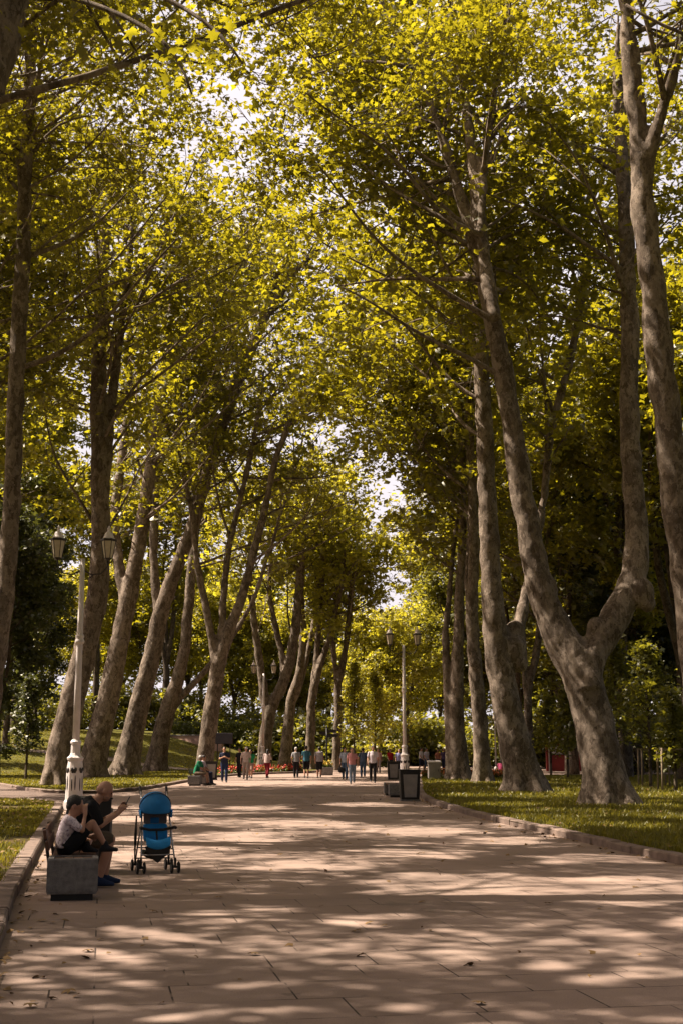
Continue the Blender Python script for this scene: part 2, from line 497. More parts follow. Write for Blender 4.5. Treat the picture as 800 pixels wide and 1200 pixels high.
kerb(kl, 1.0); kerb(kr, -1.0); kerb(kl2, 1.0, seg=1.4)

# ------------------------------------------------------------------ grass (uncountable)
TRUNKS = np.array([gnd(*p)[:2] for p in [(713, 947), (618, 931), (564, 919), (536, 916), (67, 922), (107, 913), (147, 910), (183, 905)]])
def grass(name, pts, hgt, mat, seed, per=4):
    rng = np.random.default_rng(seed)
    dd = np.min(np.hypot(pts[:, None, 0] - TRUNKS[None, :, 0], pts[:, None, 1] - TRUNKS[None, :, 1]), 1)
    worn = np.sin(pts[:, 0] * .9 + 2) * np.sin(pts[:, 1] * .55) + .6 * np.sin(pts[:, 0] * 2.3 + pts[:, 1])
    pts = pts[(dd > 1.0 + .8 * rng.random(len(pts))) & (worn + rng.normal(0, .35, len(pts)) > -1.0)]
    P = np.repeat(pts, per, 0); n = len(P)
    P = P + np.concatenate([rng.normal(0, 0.045, (n, 2)), np.zeros((n, 1))], 1)
    a = rng.random(n) * 2 * math.pi
    h = hgt * (0.5 + rng.random(n)); w = 0.007 + 0.0075 * rng.random(n)
    w = w * np.clip(P[:, 1] / 22, 1, 2.2)
    side = np.stack([np.cos(a), np.sin(a), np.zeros(n)], 1)
    lean = np.stack([-np.sin(a), np.cos(a), np.zeros(n)], 1) * (h * rng.normal(0, 0.5, n))[:, None]
    up = np.array([0, 0, 1.0])
    V = np.stack([P - side * w[:, None], P + side * w[:, None], P + lean * 0.4 + up * (h * 0.6)[:, None] + side * (w * .6)[:, None], P + lean + up * h[:, None]], 1).reshape(-1, 3)
    b = np.arange(n) * 4
    Fc = np.concatenate([np.stack([b, b + 1, b + 2], 1), np.stack([b, b + 2, b + 3], 1)])
    o = link(name, np_mesh(name, V, Fc), mat); tag(o, kind='stuff'); return o

rng = np.random.default_rng(5)
def fill_right(n, y0, y1, w):
    y = y0 + (y1 - y0) * rng.random(n) ** 1.2
    o = np.argsort(kr[:, 1]); kx = np.interp(y, kr[o, 1], kr[o, 0])
    x = kx + 0.24 + w * rng.random(n) ** 1.1
    return np.stack([x, y, np.full(n, 0.10)], 1)
grass('grass', np.concatenate([fill_right(26000, 15, 40, 11), fill_right(22000, 36, 74, 20)]), 0.085, M['grassblade'], 1)
def fill_left(n):
    y = 7 + 33 * rng.random(n); kx = np.interp(y, kl[:, 1], kl[:, 0])
    x = kx - 0.25 - 8.5 * rng.random(n) ** 1.2
    keep = (np.sin(x * 1.7 + 1) + np.sin(y * 1.3 + x) + rng.normal(0, 0.7, n)) > -0.8
    x, y = x[keep], y[keep]
    return np.stack([x, y, np.full(len(x), 0.10)], 1)
grass('grass', fill_left(22000), 0.06, M['grassblade'], 2)
y = 48.5 + 75 * rng.random(26000); x = -7.9 - 20 * rng.random(26000)
o2 = np.argsort(kl2[:, 0]); yb = np.interp(x, kl2[o2, 0], kl2[o2, 1]); k = y > yb + 0.4
x, y = x[k], y[k]
grass('grass', np.stack([x, y, 0.1 + hill(x, y)], 1), 0.06, M['grassblade'], 3)

# ------------------------------------------------------------------ foliage
SUN_EL, SUN_AZ = 56.0, -79.0           # azimuth from +Y towards +X (from the left)
SUND = np.array([math.sin(R(SUN_AZ)) * math.cos(R(SUN_EL)), math.cos(R(SUN_AZ)) * math.cos(R(SUN_EL)), math.sin(R(SUN_EL))])
# openings in the canopy, given by where the sun falls through them onto the paving: centre and half sizes in metres
GAPS = []
for (x0, x1, y0, y1) in [(430, 640, 1022, 1056), (600, 830, 1026, 1060), (390, 470, 1068, 1084), (505, 560, 1092, 1101), (595, 665, 1094, 1104), (700, 780, 1090, 1102), (75, 165, 1112, 1128), (30, 70, 1106, 1120), (500, 545, 1116, 1129),
                         (110, 210, 1140, 1152), (300, 360, 1150, 1166), (590, 650, 1120, 1134), (690, 790, 1136, 1152), (230, 330, 1062, 1082), (130, 230, 1088, 1100), (300, 400, 1008, 1020), (420, 560, 990, 1006), (620, 760, 1000, 1012), (200, 300, 1182, 1196), (430, 520, 1172, 1186), (-30, 60, 1150, 1166),
                         (300, 420, 960, 968), (440, 560, 970, 980), (260, 340, 944, 950), (380, 470, 940, 946), (560, 640, 980, 990), (580, 700, 962, 975), (640, 740, 955, 965), (240, 330, 980, 990), (0, 60, 1010, 1030),
                         (600, 695, 955, 965), (735, 810, 957, 969), (550, 640, 947, 953), (700, 790, 973, 981), (640, 730, 931, 937), (520, 580, 935, 940), (740, 800, 930, 936), (640, 680, 975, 983), (-10, 50, 958, 966), (0, 40, 985, 1000)]:
    a, b = gnd((x0 + x1) / 2, y0), gnd((x0 + x1) / 2, y1)
    c = (a + b) / 2; GAPS.append((c[0], c[1], (x1 - x0) / 2 * mpp(c[1]), abs(a[1] - b[1]) / 2))
def sunfall(C, rng):
    g = C[:, :2] - SUND[None, :2] * (C[:, 2] / SUND[2])[:, None]
    g = g + .22 * np.stack([np.sin(g[:, 1] * 5.1 + g[:, 0] * 2), np.sin(g[:, 0] * 4.3 + 1)], 1)
    k = np.ones(len(C), bool)
    for cx, cy, rx, ry in GAPS: k &= ((g[:, 0] - cx) / rx) ** 2 + ((g[:, 1] - cy) / ry) ** 2 > 1
    # one shaft of sun reaches the low bough hanging in at the top left
    for q in ((226, 85), (272, 60), (160, 68)):
        v = C - at(q[0], q[1], 13.6); t = v @ SUND
        k &= ~((np.linalg.norm(v - t[:, None] * SUND, axis=1) < .75) & (t > .75))
    return C[k | (rng.random(len(C)) < .04)]
def leaf_template(kind):
    if kind == 'lobed':          # five-pointed plane leaf, slightly cupped
        pts = []
        for i, (a, r) in enumerate([(-90, .42), (-58, .38), (-20, .62), (12, .34), (42, .78), (66, .42), (90, 1.0), (114, .42), (138, .78), (168, .34), (200, .62), (238, .38)]):
            pts.append((r * .58 * math.cos(R(a)), r * .58 * math.sin(R(a)) + 0.1, -0.10 * r + (0.05 if i % 2 else 0)))
        V = np.array([(0, 0.05, 0.03)] + pts); n = len(pts)
        Fc = np.array([(0, 1 + i, 1 + (i + 1) % n) for i in range(n)])
    elif kind == 'tri':          # three lobes
        V = np.array([(0, -.38, 0), (.5, -.08, -.08), (.2, .1, .02), (0, .58, -.10), (-.2, .1, .02), (-.5, -.08, -.08)])
        Fc = np.array([(0, 1, 2), (0, 2, 4), (2, 3, 4), (0, 4, 5)])
    else:
        V = np.array([(0, -.5, 0), (.38, .05, -.08), (0, .5, -.04), (-.38, .05, -.08)])
        Fc = np.array([(0, 1, 2), (0, 2, 3)])
    return V, Fc

def leaves_mesh(name, C, size, rng, kind='tri', flat=0.65, origin=(0, 0, 0)):
    T, Fc = leaf_template(kind)
    n = len(C)
    nn = np.array([0, 0, 1.0]) + rng.normal(0, flat, (n, 3)); nn /= np.linalg.norm(nn, axis=1)[:, None]
    a = rng.normal(0, 1, (n, 3)); a[:, 2] -= 0.4
    t = np.cross(nn, a); t /= np.linalg.norm(t, axis=1)[:, None] + 1e-9
    b = np.cross(nn, t)
    s = size * (0.5 + 0.95 * rng.random(n) ** 1.3)
    V = C[:, None, :] + s[:, None, None] * (T[None, :, 0, None] * t[:, None, :] + T[None, :, 1, None] * b[:, None, :] + T[None, :, 2, None] * nn[:, None, :])
    k = len(T)
    FF = (Fc[None] + (np.arange(n) * k)[:, None, None]).reshape(-1, 3)
    return np_mesh(name, V.reshape(-1, 3) - np.asarray(origin, float), FF)

def perp(d, rng):
    r = rng.normal(0, 1, 3); return norm(np.cross(d, r))

def grow(stems, rng, zc, ztop, dens=0.9, L0=1.8, L1=5.0, twigk=1.6, clump=16, sig=0.40, step=0.55, keepfn=None, toward=None):
    """side limbs, twigs and leaf positions on traced stems [(P, r)]"""
    tubes = []; C = []
    for P, rad in stems:
        d = np.concatenate([[0], np.cumsum(np.linalg.norm(np.diff(P, axis=0), axis=1))])
        for s in np.arange(step * rng.random(), d[-1], step):
            p = np.array([np.interp(s, d, P[:, i]) for i in range(3)]); r = np.interp(s, d, rad)
            if p[2] < zc or rng.random() > dens: continue
            fz = min(1, (p[2] - zc) / max(1, ztop - zc))
            if rng.random() > 0.22 + 1.1 * fz: continue
            L = (L0 + (L1 - L0) * float(sstep(0, .55, fz))) * (1 - 0.55 * max(0, fz - .6) / .4) * (0.65 + .6 * rng.random())
            az = rng.random() * 2 * math.pi
            el = R(rng.uniform(0, 42) + 25 * fz)
            v = np.array([math.cos(az) * math.cos(el), math.sin(az) * math.cos(el), math.sin(el)])
            if toward is not None: v = norm(v + np.asarray(toward))
            Q = [p]
            n = 6
            for i in range(n):
                v = norm(v + rng.normal(0, .13, 3) + np.array([0, 0, .03 - .05 * (i > 3)]))
                Q.append(Q[-1] + v * L / n)
            Q = np.array(Q)
            r0 = min(r * 0.55, 0.016 * L + 0.012)
            tubes.append((Q, np.linspace(r0, 0.012, n + 1), 6))
            nt = max(3, int(L * twigk + rng.random()))
            for q in range(nt):
                f = 0.28 + 0.72 * (q + rng.random()) / nt
                i = min(n - 1, int(f * n)); b = Q[i] + (Q[i + 1] - Q[i]) * (f * n - i)
                d0 = norm(Q[i + 1] - Q[i])
                tv = norm(d0 * 0.6 + perp(d0, rng) * 0.9 + np.array([0, 0, rng.uniform(-.35, .25)]))
                tl = rng.uniform(.5, 1.0 + .18 * L)
                E = b + tv * tl * .55 + rng.normal(0, .05, 3); G = b + tv * tl + np.array([0, 0, -.1 * tl])
                tubes.append((np.array([b, E, G]), np.array([.012, .009, .006]), 4))
                for c in (E, G):
                    m = int(clump * rng.uniform(.6, 1.4))
                    C.append(c + rng.normal(0, 1, (m, 3)) * np.array([sig, sig, sig * .6]))
    C = np.concatenate(C) if C else np.zeros((0, 3))
    if keepfn is not None: C = C[keepfn(C)]
    return tubes, C

def scaffolds(stems, rng, zc, ztop, n, pathx, L=(6, 10), rmax=.085):
    """large limbs leaving the stems, more of them reaching out over the path"""
    out = []
    for P, rad in stems:
        z = P[:, 2]
        for q in range(n):
            zz = zc + (ztop - zc) * (.02 + .62 * (q + rng.random()) / n)
            if zz > z.max() - .5: continue
            i = int(np.argmin(np.abs(z - zz))); p = P[i]; r = rad[i]
            a = rng.random() * 6.283
            v = norm(np.array([math.cos(a) + pathx * .8, math.sin(a), rng.uniform(.35, 1.0)]))
            LL = rng.uniform(*L); k = 9
            Q = [p]
            for j in range(k):
                v = norm(v + rng.normal(0, .12, 3) + np.array([0, 0, .05])); Q.append(Q[-1] + v * LL / k)
            r0 = min(r * .6, .02 * LL, rmax)
            out.append(resample(np.array(Q), np.linspace(r0, .022, k + 1), .4))
    return out

def resample(P, r, step=0.35):
    P = np.asarray(P, float); r = np.asarray(r, float)
    d = np.concatenate([[0], np.cumsum(np.linalg.norm(np.diff(P, axis=0), axis=1))])
    # smooth the corners of the traced line
    s = np.arange(0, d[-1] + step, step)
    Q = np.stack([np.interp(s, d, P[:, i]) for i in range(3)], 1); rr = np.interp(s, d, r)
    for _ in range(4):
        Q[1:-1] = .25 * Q[:-2] + .5 * Q[1:-1] + .25 * Q[2:]
        rr[1:-1] = .25 * rr[:-2] + .5 * rr[1:-1] + .25 * rr[2:]
    return Q, rr

def traced(pix, Y, dY=0.0):
    """pixel trace (px, py, width px) of a stem standing at depth Y, leaning dY towards or away along its length"""
    P = []; r = []
    n = len(pix)
    for i, (a, b, w) in enumerate(pix):
        y = Y + dY * i / max(1, n - 1)
        P.append(at(a, b, y)); r.append(w * mpp(y) / 2 * .86)
    return np.array(P), np.array(r)

def extend(P, r, ztop, rng, lean=(0, 0)):
    """carry a stem on above the traced part to the tree's top"""
    P = list(P); r = list(r)
    v = norm(P[-1] - P[-3]) if len(P) > 2 else norm(P[-1] - P[-2])
    z0 = P[-1][2]; r0 = r[-1]
    while P[-1][2] < ztop - 0.3:
        v = norm(v + np.array([lean[0], lean[1], .10]) + rng.normal(0, .07, 3))
        if v[2] < .25: v[2] = .35; v = norm(v)
        P.append(P[-1] + v * 0.8)
        f = (P[-1][2] - z0) / max(.5, ztop - z0)
        r.append(max(.03, r0 * (1 - .88 * f)))
    return np.array(P), np.array(r)

def make_tree(name, label, cat, group, base, stems, tubes, C, leaf, bark, leafsize, kind, rng, voxel=None, rough=0.06, flat=.65, knots=()):
    base = np.asarray(base, float)
    root = empty(name, base); tag(root, label, cat, group)
    big = MB()
    for P, r in stems: big.tube(P, r, 14)
    for c, r in knots:             # burls and pruning scars: pulled onto the nearest stem
        best = min(((np.linalg.norm((P - c)[:, [0, 2]], axis=1).min(), P[np.linalg.norm((P - c)[:, [0, 2]], axis=1).argmin()]) for P, _ in stems), key=lambda t: t[0])
        c = np.array([c[0], best[1][1] - r * .5, c[2]])
        big.ell(c, (r, r * .9, r * 1.25)); big.ell(c + np.array([r * .5, -r * .2, -r * .9]), (r * .6, r * .6, r * .7))
    if voxel:
        me = big.blob(voxel, 5, .5)
        # knots, swellings and shallow flutes on the stems
        n = len(me.vertices); co = np.empty(n * 3, np.float32); me.vertices.foreach_get('co', co); co = co.reshape(-1, 3)
        nr = np.empty(n * 3, np.float32); me.vertices.foreach_get('normal', nr); nr = nr.reshape(-1, 3)
        ph = rng.random(9) * 6.28
        q = (np.sin(co[:, 2] * 1.9 + ph[0]) * np.sin(co[:, 0] * 3.1 + ph[1]) * np.sin(co[:, 1] * 2.7 + ph[2])
             + .6 * np.sin(co[:, 2] * 4.7 + ph[3] + co[:, 0] * 3) * np.sin(co[:, 1] * 6.1 + ph[4]) + .3 * np.sin(co[:, 0] * 11 + ph[5]) * np.sin(co[:, 2] * 7 + ph[6]))
        fl = .035 * q + .012 * rng.normal(0, 1, n) * .3
        P0 = stems[0][0]; jb = np.argmin(np.abs(P0[:, 2] - base[2] - .1)); th = np.arctan2(co[:, 1] - P0[jb, 1], co[:, 0] - P0[jb, 0]); zz = np.clip(co[:, 2] - base[2], 0, None)
        near = np.hypot(co[:, 0] - P0[jb, 0], co[:, 1] - P0[jb, 1]) < stems[0][1][jb] * 2.2
        fl = fl + near * stems[0][1][jb] * np.exp(-zz / .35) * (.16 + .16 * np.sin(th * 5 + ph[7]) + .10 * np.sin(th * 8 + ph[8]))
        co = co + nr * fl[:, None] - base
        me.vertices.foreach_set('co', co.astype(np.float32).ravel()); me.update()
        V = None
        tw = MB()
        for Q, rr, sd in tubes: tw.tube(Q, rr, sd)
        if tubes:
            bm = bmesh.new(); bm.from_mesh(me)
            m2 = tw.mesh('t', base); bm.from_mesh(m2); bm.to_mesh(me); bm.free(); bpy.data.meshes.remove(m2)
        me.polygons.foreach_set('use_smooth', [True] * len(me.polygons))
        me.name = 'trunk'
        link('trunk', me, M[bark], root)
    else:
        for Q, rr, sd in tubes: big.tube(Q, rr, sd)
        big.build('trunk', M[bark], root, base, True)
    if name == 'plane_tree': C = sunfall(C, rng)
    if len(C):
        cm = leaves_mesh('crown', C, leafsize, rng, kind, flat, base)
        link('crown', cm, M[leaf], root)
    return root

LEAVES = 0
def plane(seed, label, Y, stems_px, ztop, zc, dens=0.9, dYs=None, leafsize=.27, kind='tri', L1=5.0, clump=16, base=None, leaf='leaf',
          ext=True, toward=None, keepfn=None, voxel=.075, extra=None, group='plane trees along the path', L0=1.8, sig=.42, lean=None, step=.5, nscaf=4, scafL=(5, 9), bare=1.3, front=0, zfront=99, knots=()):
    global LEAVES
    rng = np.random.default_rng(seed)
    stems = []
    for i, px in enumerate(stems_px):
        P, r = traced(px, Y, dYs[i] if dYs else 0)
        if ext: P, r = extend(P, r, ztop * rng.uniform(.88, 1.02), rng, lean[i] if lean else (0, 0))
        stems.append(resample(P, r))
    if base is None: base = (stems[0][0][0][0], Y, float(hill(stems[0][0][0][0], Y)) + .1)
    # flare at the foot
    P, r = stems[0]
    r = r * (1 + .10 * np.exp(-np.clip(P[:, 2] - base[2], 0, None) / .45)); P = P.copy(); P[0, 2] = min(P[0, 2], base[2]) - .3
    stems[0] = (P, r)
    px_ = -np.sign(base[0] + 1.5)
    sc = scaffolds(stems, rng, zc, ztop, nscaf, px_, scafL)
    leafsize *= 1.2
    tubes, C = grow(stems + sc, rng, zc, ztop, dens, L0, L1, 1.3, int(clump * 1.08), sig * .78, step, keepfn, toward)
    tubes += [(Q, r, 7) for Q, r in sc]
    if extra is not None:
        t2, c2 = extra(rng); tubes += t2; C = np.concatenate([C, c2])
    # the inside of the crown is bare: few leaves close to the main stems
    d = np.full(len(C), 9.0)
    for P, r in stems:
        j = np.clip(np.searchsorted(P[:, 2], C[:, 2]), 0, len(P) - 1) if np.all(np.diff(P[:, 2]) > 0) else np.argmin(np.abs(P[None, ::3, 2] - C[:, None, 2]), 1) * 3
        d = np.minimum(d, np.hypot(C[:, 0] - P[j, 0], C[:, 1] - P[j, 1]))
    C = C[(d > bare) | (rng.random(len(C)) < .22)]
    if front:
        # the crown grows mostly on the far side of the stems, where the light is
        w = np.interp(C[:, 2], np.sort(stems[0][0][:, 2]), stems[0][0][np.argsort(stems[0][0][:, 2]), 1])
        C = C[(C[:, 1] > w - .2) | (C[:, 2] > zfront) | (rng.random(len(C)) > front)]
        zs = np.sort(stems[0][0][:, 2]); ws = stems[0][0][np.argsort(stems[0][0][:, 2]), 1]
        tubes = [t for t in tubes if t[0][-1][1] > np.interp(t[0][-1][2], zs, ws) - .4 or t[0][-1][2] > zfront or rng.random() > front or t[2] > 6]
    LEAVES += len(C)
    print('T', seed, len(C), len(tubes))
    kn = [(at(a, b, Y + (1.5 if i else 0)), w * mpp(Y) / 2) for i, (a, b, w) in enumerate(knots)]
    return make_tree('plane_tree', label, 'tree', group, base, stems, tubes, C, leaf, 'bark', leafsize, kind, rng, voxel, knots=kn)

# ---- right row
plane(11, 'massive plane tree beside the right kerb whose thick trunk forks low into a wide V', 36.0,
      [[(716, 948, 66), (706, 900, 56), (696, 850, 52), (686, 805, 54), (676, 775, 56), (652, 745, 44), (632, 690, 37), (614, 600, 33), (600, 500, 30), (584, 410, 27), (566, 320, 24), (543, 245, 17), (516, 155, 14), (484, 70, 12), (445, 0, 10)],
       [(690, 812, 40), (682, 778, 40), (708, 745, 42), (734, 698, 38), (748, 650, 35), (744, 600, 30), (736, 500, 28), (738, 400, 26), (733, 270, 22), (726, 150, 18), (722, 60, 14)],
       [(578, 375, 22), (566, 300, 20), (554, 200, 17), (543, 110, 15), (537, 50, 13), (548, 0, 10)],
       [(562, 275, 12), (566, 200, 13), (575, 130, 12), (587, 65, 10), (596, 0, 9)]],
      27, 10.5, .85, [1.5, 3, 2.5, 3.5], .21, 'tri', 4.6, 14, toward=(0, .3, 0), bare=1.2, front=.96, nscaf=4, scafL=(4, 7), step=.42, knots=[(757, 692, 30), (737, 652, 15), (690, 742, 26), (640, 690, 16)], lean=[(-.05, 0), (.02, 0), (0, 0), (0.02, 0)])
plane(12, 'leaning plane tree with a broken burred side limb, behind and left of the V-shaped tree', 47.0,
      [[(618, 932, 56), (608, 895, 46), (598, 850, 40), (590, 810, 37), (582, 770, 36), (576, 700, 29), (571, 600, 26), (567, 500, 24), (562, 400, 22), (559, 300, 18)],
       [(588, 800, 22), (596, 765, 20), (608, 738, 17), (612, 712, 17), (616, 690, 10), (626, 640, 10), (636, 590, 12), (645, 500, 12), (668, 420, 12), (682, 350, 11), (688, 260, 9)]],
      29, 11, .8, [0, 3], .27, 'tri', 4.6, 15, front=.7, knots=[(604, 742, 26), (594, 766, 32), (572, 640, 16)], toward=(0, .3, 0), nscaf=6, scafL=(6, 11))
plane(13, 'straight slim plane tree with a knobbly trunk, third back along the right lawn', 60.0,
      [[(566, 920, 26), (563, 870, 21), (560, 820, 20), (555, 770, 19), (552, 720, 17), (555, 650, 15), (552, 560, 13), (548, 470, 12)],
       [(556, 790, 10), (549, 720, 10), (547, 660, 8), (551, 600, 8)]],
      27, 11, .85, [0, 1], .28, 'tri', 4.4, 15, nscaf=6, scafL=(6, 11), knots=[(555, 775, 16)])
plane(14, 'old plane tree with a hollow blackened base and a snapped stub, behind the grey cabinet', 65.5,
      [[(538, 917, 32), (536, 880, 24), (534, 840, 20), (536, 780, 16), (537, 720, 15), (541, 650, 13), (543, 580, 12), (541, 500, 10)],
       [(528, 912, 16), (526, 860, 12), (523, 800, 11), (521, 740, 10), (526, 700, 8), (528, 668, 7)]],
      27, 10, .85, [0, .5], .28, 'tri', 4.2, 15, nscaf=6, scafL=(6, 11))
plane(15, 'nearest plane tree on the right lawn, its smooth curving trunk at the edge', 27.0,
      [[(838, 985, 62), (828, 900, 50), (818, 800, 44), (806, 700, 41), (796, 620, 40), (785, 530, 40), (774, 430, 40), (763, 330, 37), (753, 240, 34), (748, 160, 30), (739, 80, 27), (732, 0, 24)],
       [(752, 225, 20), (768, 150, 19), (786, 95, 17), (800, 40, 15), (812, 0, 13)]],
      25, 9.5, .85, [0, -1], .20, 'lobed', 4.4, 18, nscaf=1, scafL=(3, 5), toward=(.5, .12, 0), step=.45, bare=1.0, front=.5, knots=[(768, 330, 20), (790, 560, 18)],  lean=[(-.06, -.02), (.05, -.05)])
plane(16, 'slender crooked plane tree standing far back between the two largest right trunks', 78.0,
      [[(622, 905, 12), (619, 850, 12), (617, 810, 10), (625, 780, 11), (630, 755, 10), (634, 700, 8), (640, 640, 7)],
       [(620, 830, 8), (613, 800, 7), (615, 770, 7), (610, 720, 6)]],
      24, 8, .9, [0, 0], .32, 'tri', 4.2, 14)
# ---- left row
plane(21, 'tall slim plane tree hugging the left edge, its bare trunk bending out of view', 33.0,
      [[(-26, 950, 44), (-20, 880, 36), (-8, 790, 30), (6, 700, 27), (13, 620, 25), (17, 520, 24), (20, 420, 24), (27, 310, 22), (30, 200, 20), (35, 100, 18), (41, 0, 14)],
       [(34, 120, 9), (47, 80, 9), (58, 42, 8), (68, 0, 7)],
       [(26, 225, 6), (20, 180, 6), (10, 145, 5), (-4, 108, 4)]],
      26, 10.5, .85, [0, -1, -1], .21, 'lobed', 4.2, 16, front=.7, nscaf=3, scafL=(3, 6), lean=[(.03, 0), (.03, 0), (-.03, 0)])
plane(22, 'stout plane tree leaning right just behind the nearest white lamp post', 56.0,
      [[(66, 923, 40), (72, 880, 36), (80, 840, 34), (98, 770, 32), (113, 710, 29), (119, 650, 27), (117, 560, 24), (115, 450, 22), (118, 350, 20), (122, 280, 17), (128, 200, 14)],
       [(117, 660, 16), (124, 560, 15), (129, 490, 14), (140, 400, 12), (150, 320, 10), (160, 230, 8), (176, 150, 7)]],
      32, 10, .8, [0, 1], .27, 'tri', 5.0, 12, front=.8, zfront=31, nscaf=6, scafL=(7, 12), toward=(0, .25, 0))
plane(23, 'plane tree second in the left row, leaning right with a kinked upper trunk', 70.0,
      [[(106, 914, 40), (114, 870, 33), (125, 830, 30), (138, 765, 26), (150, 705, 24), (163, 640, 20), (175, 560, 17), (188, 470, 16), (200, 385, 14), (208, 320, 12), (222, 270, 10)],
       [(147, 715, 15), (139, 660, 14), (134, 600, 13), (146, 520, 12), (152, 440, 10)]],
      33, 12, .8, [0, 2], .29, 'tri', 5.0, 9, front=.8, zfront=31, nscaf=6, scafL=(7, 12), toward=(0, .3, 0))
plane(24, 'plane tree in the left row with a long pale limb sweeping up over the path', 77.0,
      [[(146, 911, 40), (154, 870, 30), (164, 825, 27), (177, 775, 24), (188, 720, 22), (204, 672, 19), (228, 612, 18), (241, 560, 18), (256, 510, 18), (284, 435, 16), (310, 372, 14), (330, 342, 11), (346, 318, 8), (375, 290, 6)],
       [(186, 735, 12), (180, 650, 12), (182, 570, 12), (205, 460, 11), (222, 380, 10), (236, 300, 9)],
       [(309, 374, 8), (322, 338, 7), (330, 305, 6), (346, 283, 5), (372, 268, 4)]],
      33, 14, .8, [-2, 2, -2], .30, 'tri', 4.8, 9, front=.8, zfront=31, nscaf=6, scafL=(7, 12), toward=(0, .25, 0))
plane(25, 'plane tree with a swollen bent trunk in the left row, left of the far bench', 90.0,
      [[(182, 906, 30), (188, 865, 24), (197, 830, 22), (208, 800, 18), (217, 760, 15), (222, 700, 14), (226, 650, 12), (236, 570, 11), (240, 480, 10)],
       [(200, 835, 9), (216, 812, 9), (236, 792, 8), (262, 760, 7)]],
      31, 13, .85, [0, 0], .32, 'tri', 4.8, 8, front=.8, zfront=31, nscaf=6, scafL=(7, 12))
plane(26, 'plane tree behind the far left bench, splitting into three spreading limbs', 72.0,
      [[(239, 912, 24), (243, 870, 22), (248, 830, 22), (257, 775, 20), (270, 735, 15), (284, 700, 13), (297, 650, 11), (310, 600, 10), (322, 540, 9), (345, 480, 7)],
       [(255, 790, 12), (247, 740, 11), (238, 695, 10), (230, 655, 9), (226, 600, 8)],
       [(258, 780, 11), (262, 700, 10), (268, 640, 9), (288, 560, 8), (300, 500, 7)]],
      26, 11, .7, [0, 0, 1], .29, 'tri', 4.2, 8, front=.8, zfront=31)
plane(27, 'pale plane tree behind the middle lamp post with a low U-shaped fork', 97.0,
      [[(309, 905, 20), (312, 860, 17), (316, 830, 17), (330, 806, 15), (341, 775, 14), (347, 730, 13), (351, 690, 12), (354, 640, 11), (360, 580, 9), (366, 520, 8)],
       [(314, 845, 12), (308, 800, 12), (302, 760, 10), (297, 720, 9), (292, 670, 8), (296, 610, 7)],
       [(333, 800, 9), (331, 770, 9), (322, 730, 8), (315, 695, 7), (318, 640, 6)]],
      24, 9, .7, [0, 0, 1], .34, 'tri', 4.2, 9, leaf='leaf_sun_painted')
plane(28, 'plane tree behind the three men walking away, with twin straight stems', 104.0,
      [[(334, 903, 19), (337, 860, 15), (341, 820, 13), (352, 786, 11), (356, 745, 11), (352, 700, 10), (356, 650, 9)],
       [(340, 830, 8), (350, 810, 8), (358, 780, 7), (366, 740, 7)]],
      23, 11, .75, [0, 1], .34, 'tri', 4.0, 9, leaf='leaf_sun_painted')
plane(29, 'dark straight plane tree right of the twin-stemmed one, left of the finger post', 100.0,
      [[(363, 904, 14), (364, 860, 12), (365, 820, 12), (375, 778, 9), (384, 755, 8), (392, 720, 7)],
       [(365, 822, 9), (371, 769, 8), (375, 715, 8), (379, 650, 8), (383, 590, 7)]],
      21, 9, .75, [0, 1], .34, 'tri', 3.6, 9, leaf='leaf_sun_painted')
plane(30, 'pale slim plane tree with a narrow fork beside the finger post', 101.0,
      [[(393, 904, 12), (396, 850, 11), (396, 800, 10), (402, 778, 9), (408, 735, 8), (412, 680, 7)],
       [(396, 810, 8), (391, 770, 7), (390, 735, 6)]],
      17, 8, .8, [0, 0], .34, 'tri', 3.4, 10, leaf='leaf_sun_painted', nscaf=2)

# ---- near trees whose trunks stand outside the view: only limbs and foliage hang into it
def hang(P, n, sig=.5):
    def f(rng):
        P0 = np.asarray(P, float)
        Q, r = resample(P0, np.linspace(.05, .012, len(P0)), .4)
        C = [Q[max(0, int(len(Q) * .35)):][rng.integers(0, len(Q) - int(len(Q) * .35), n)] + rng.normal(0, 1, (n, 3)) * np.array([sig, sig, sig * .7]) + np.array([0, 0, -.1])]
        return [(Q, r, 6)], np.concatenate(C)
    return f

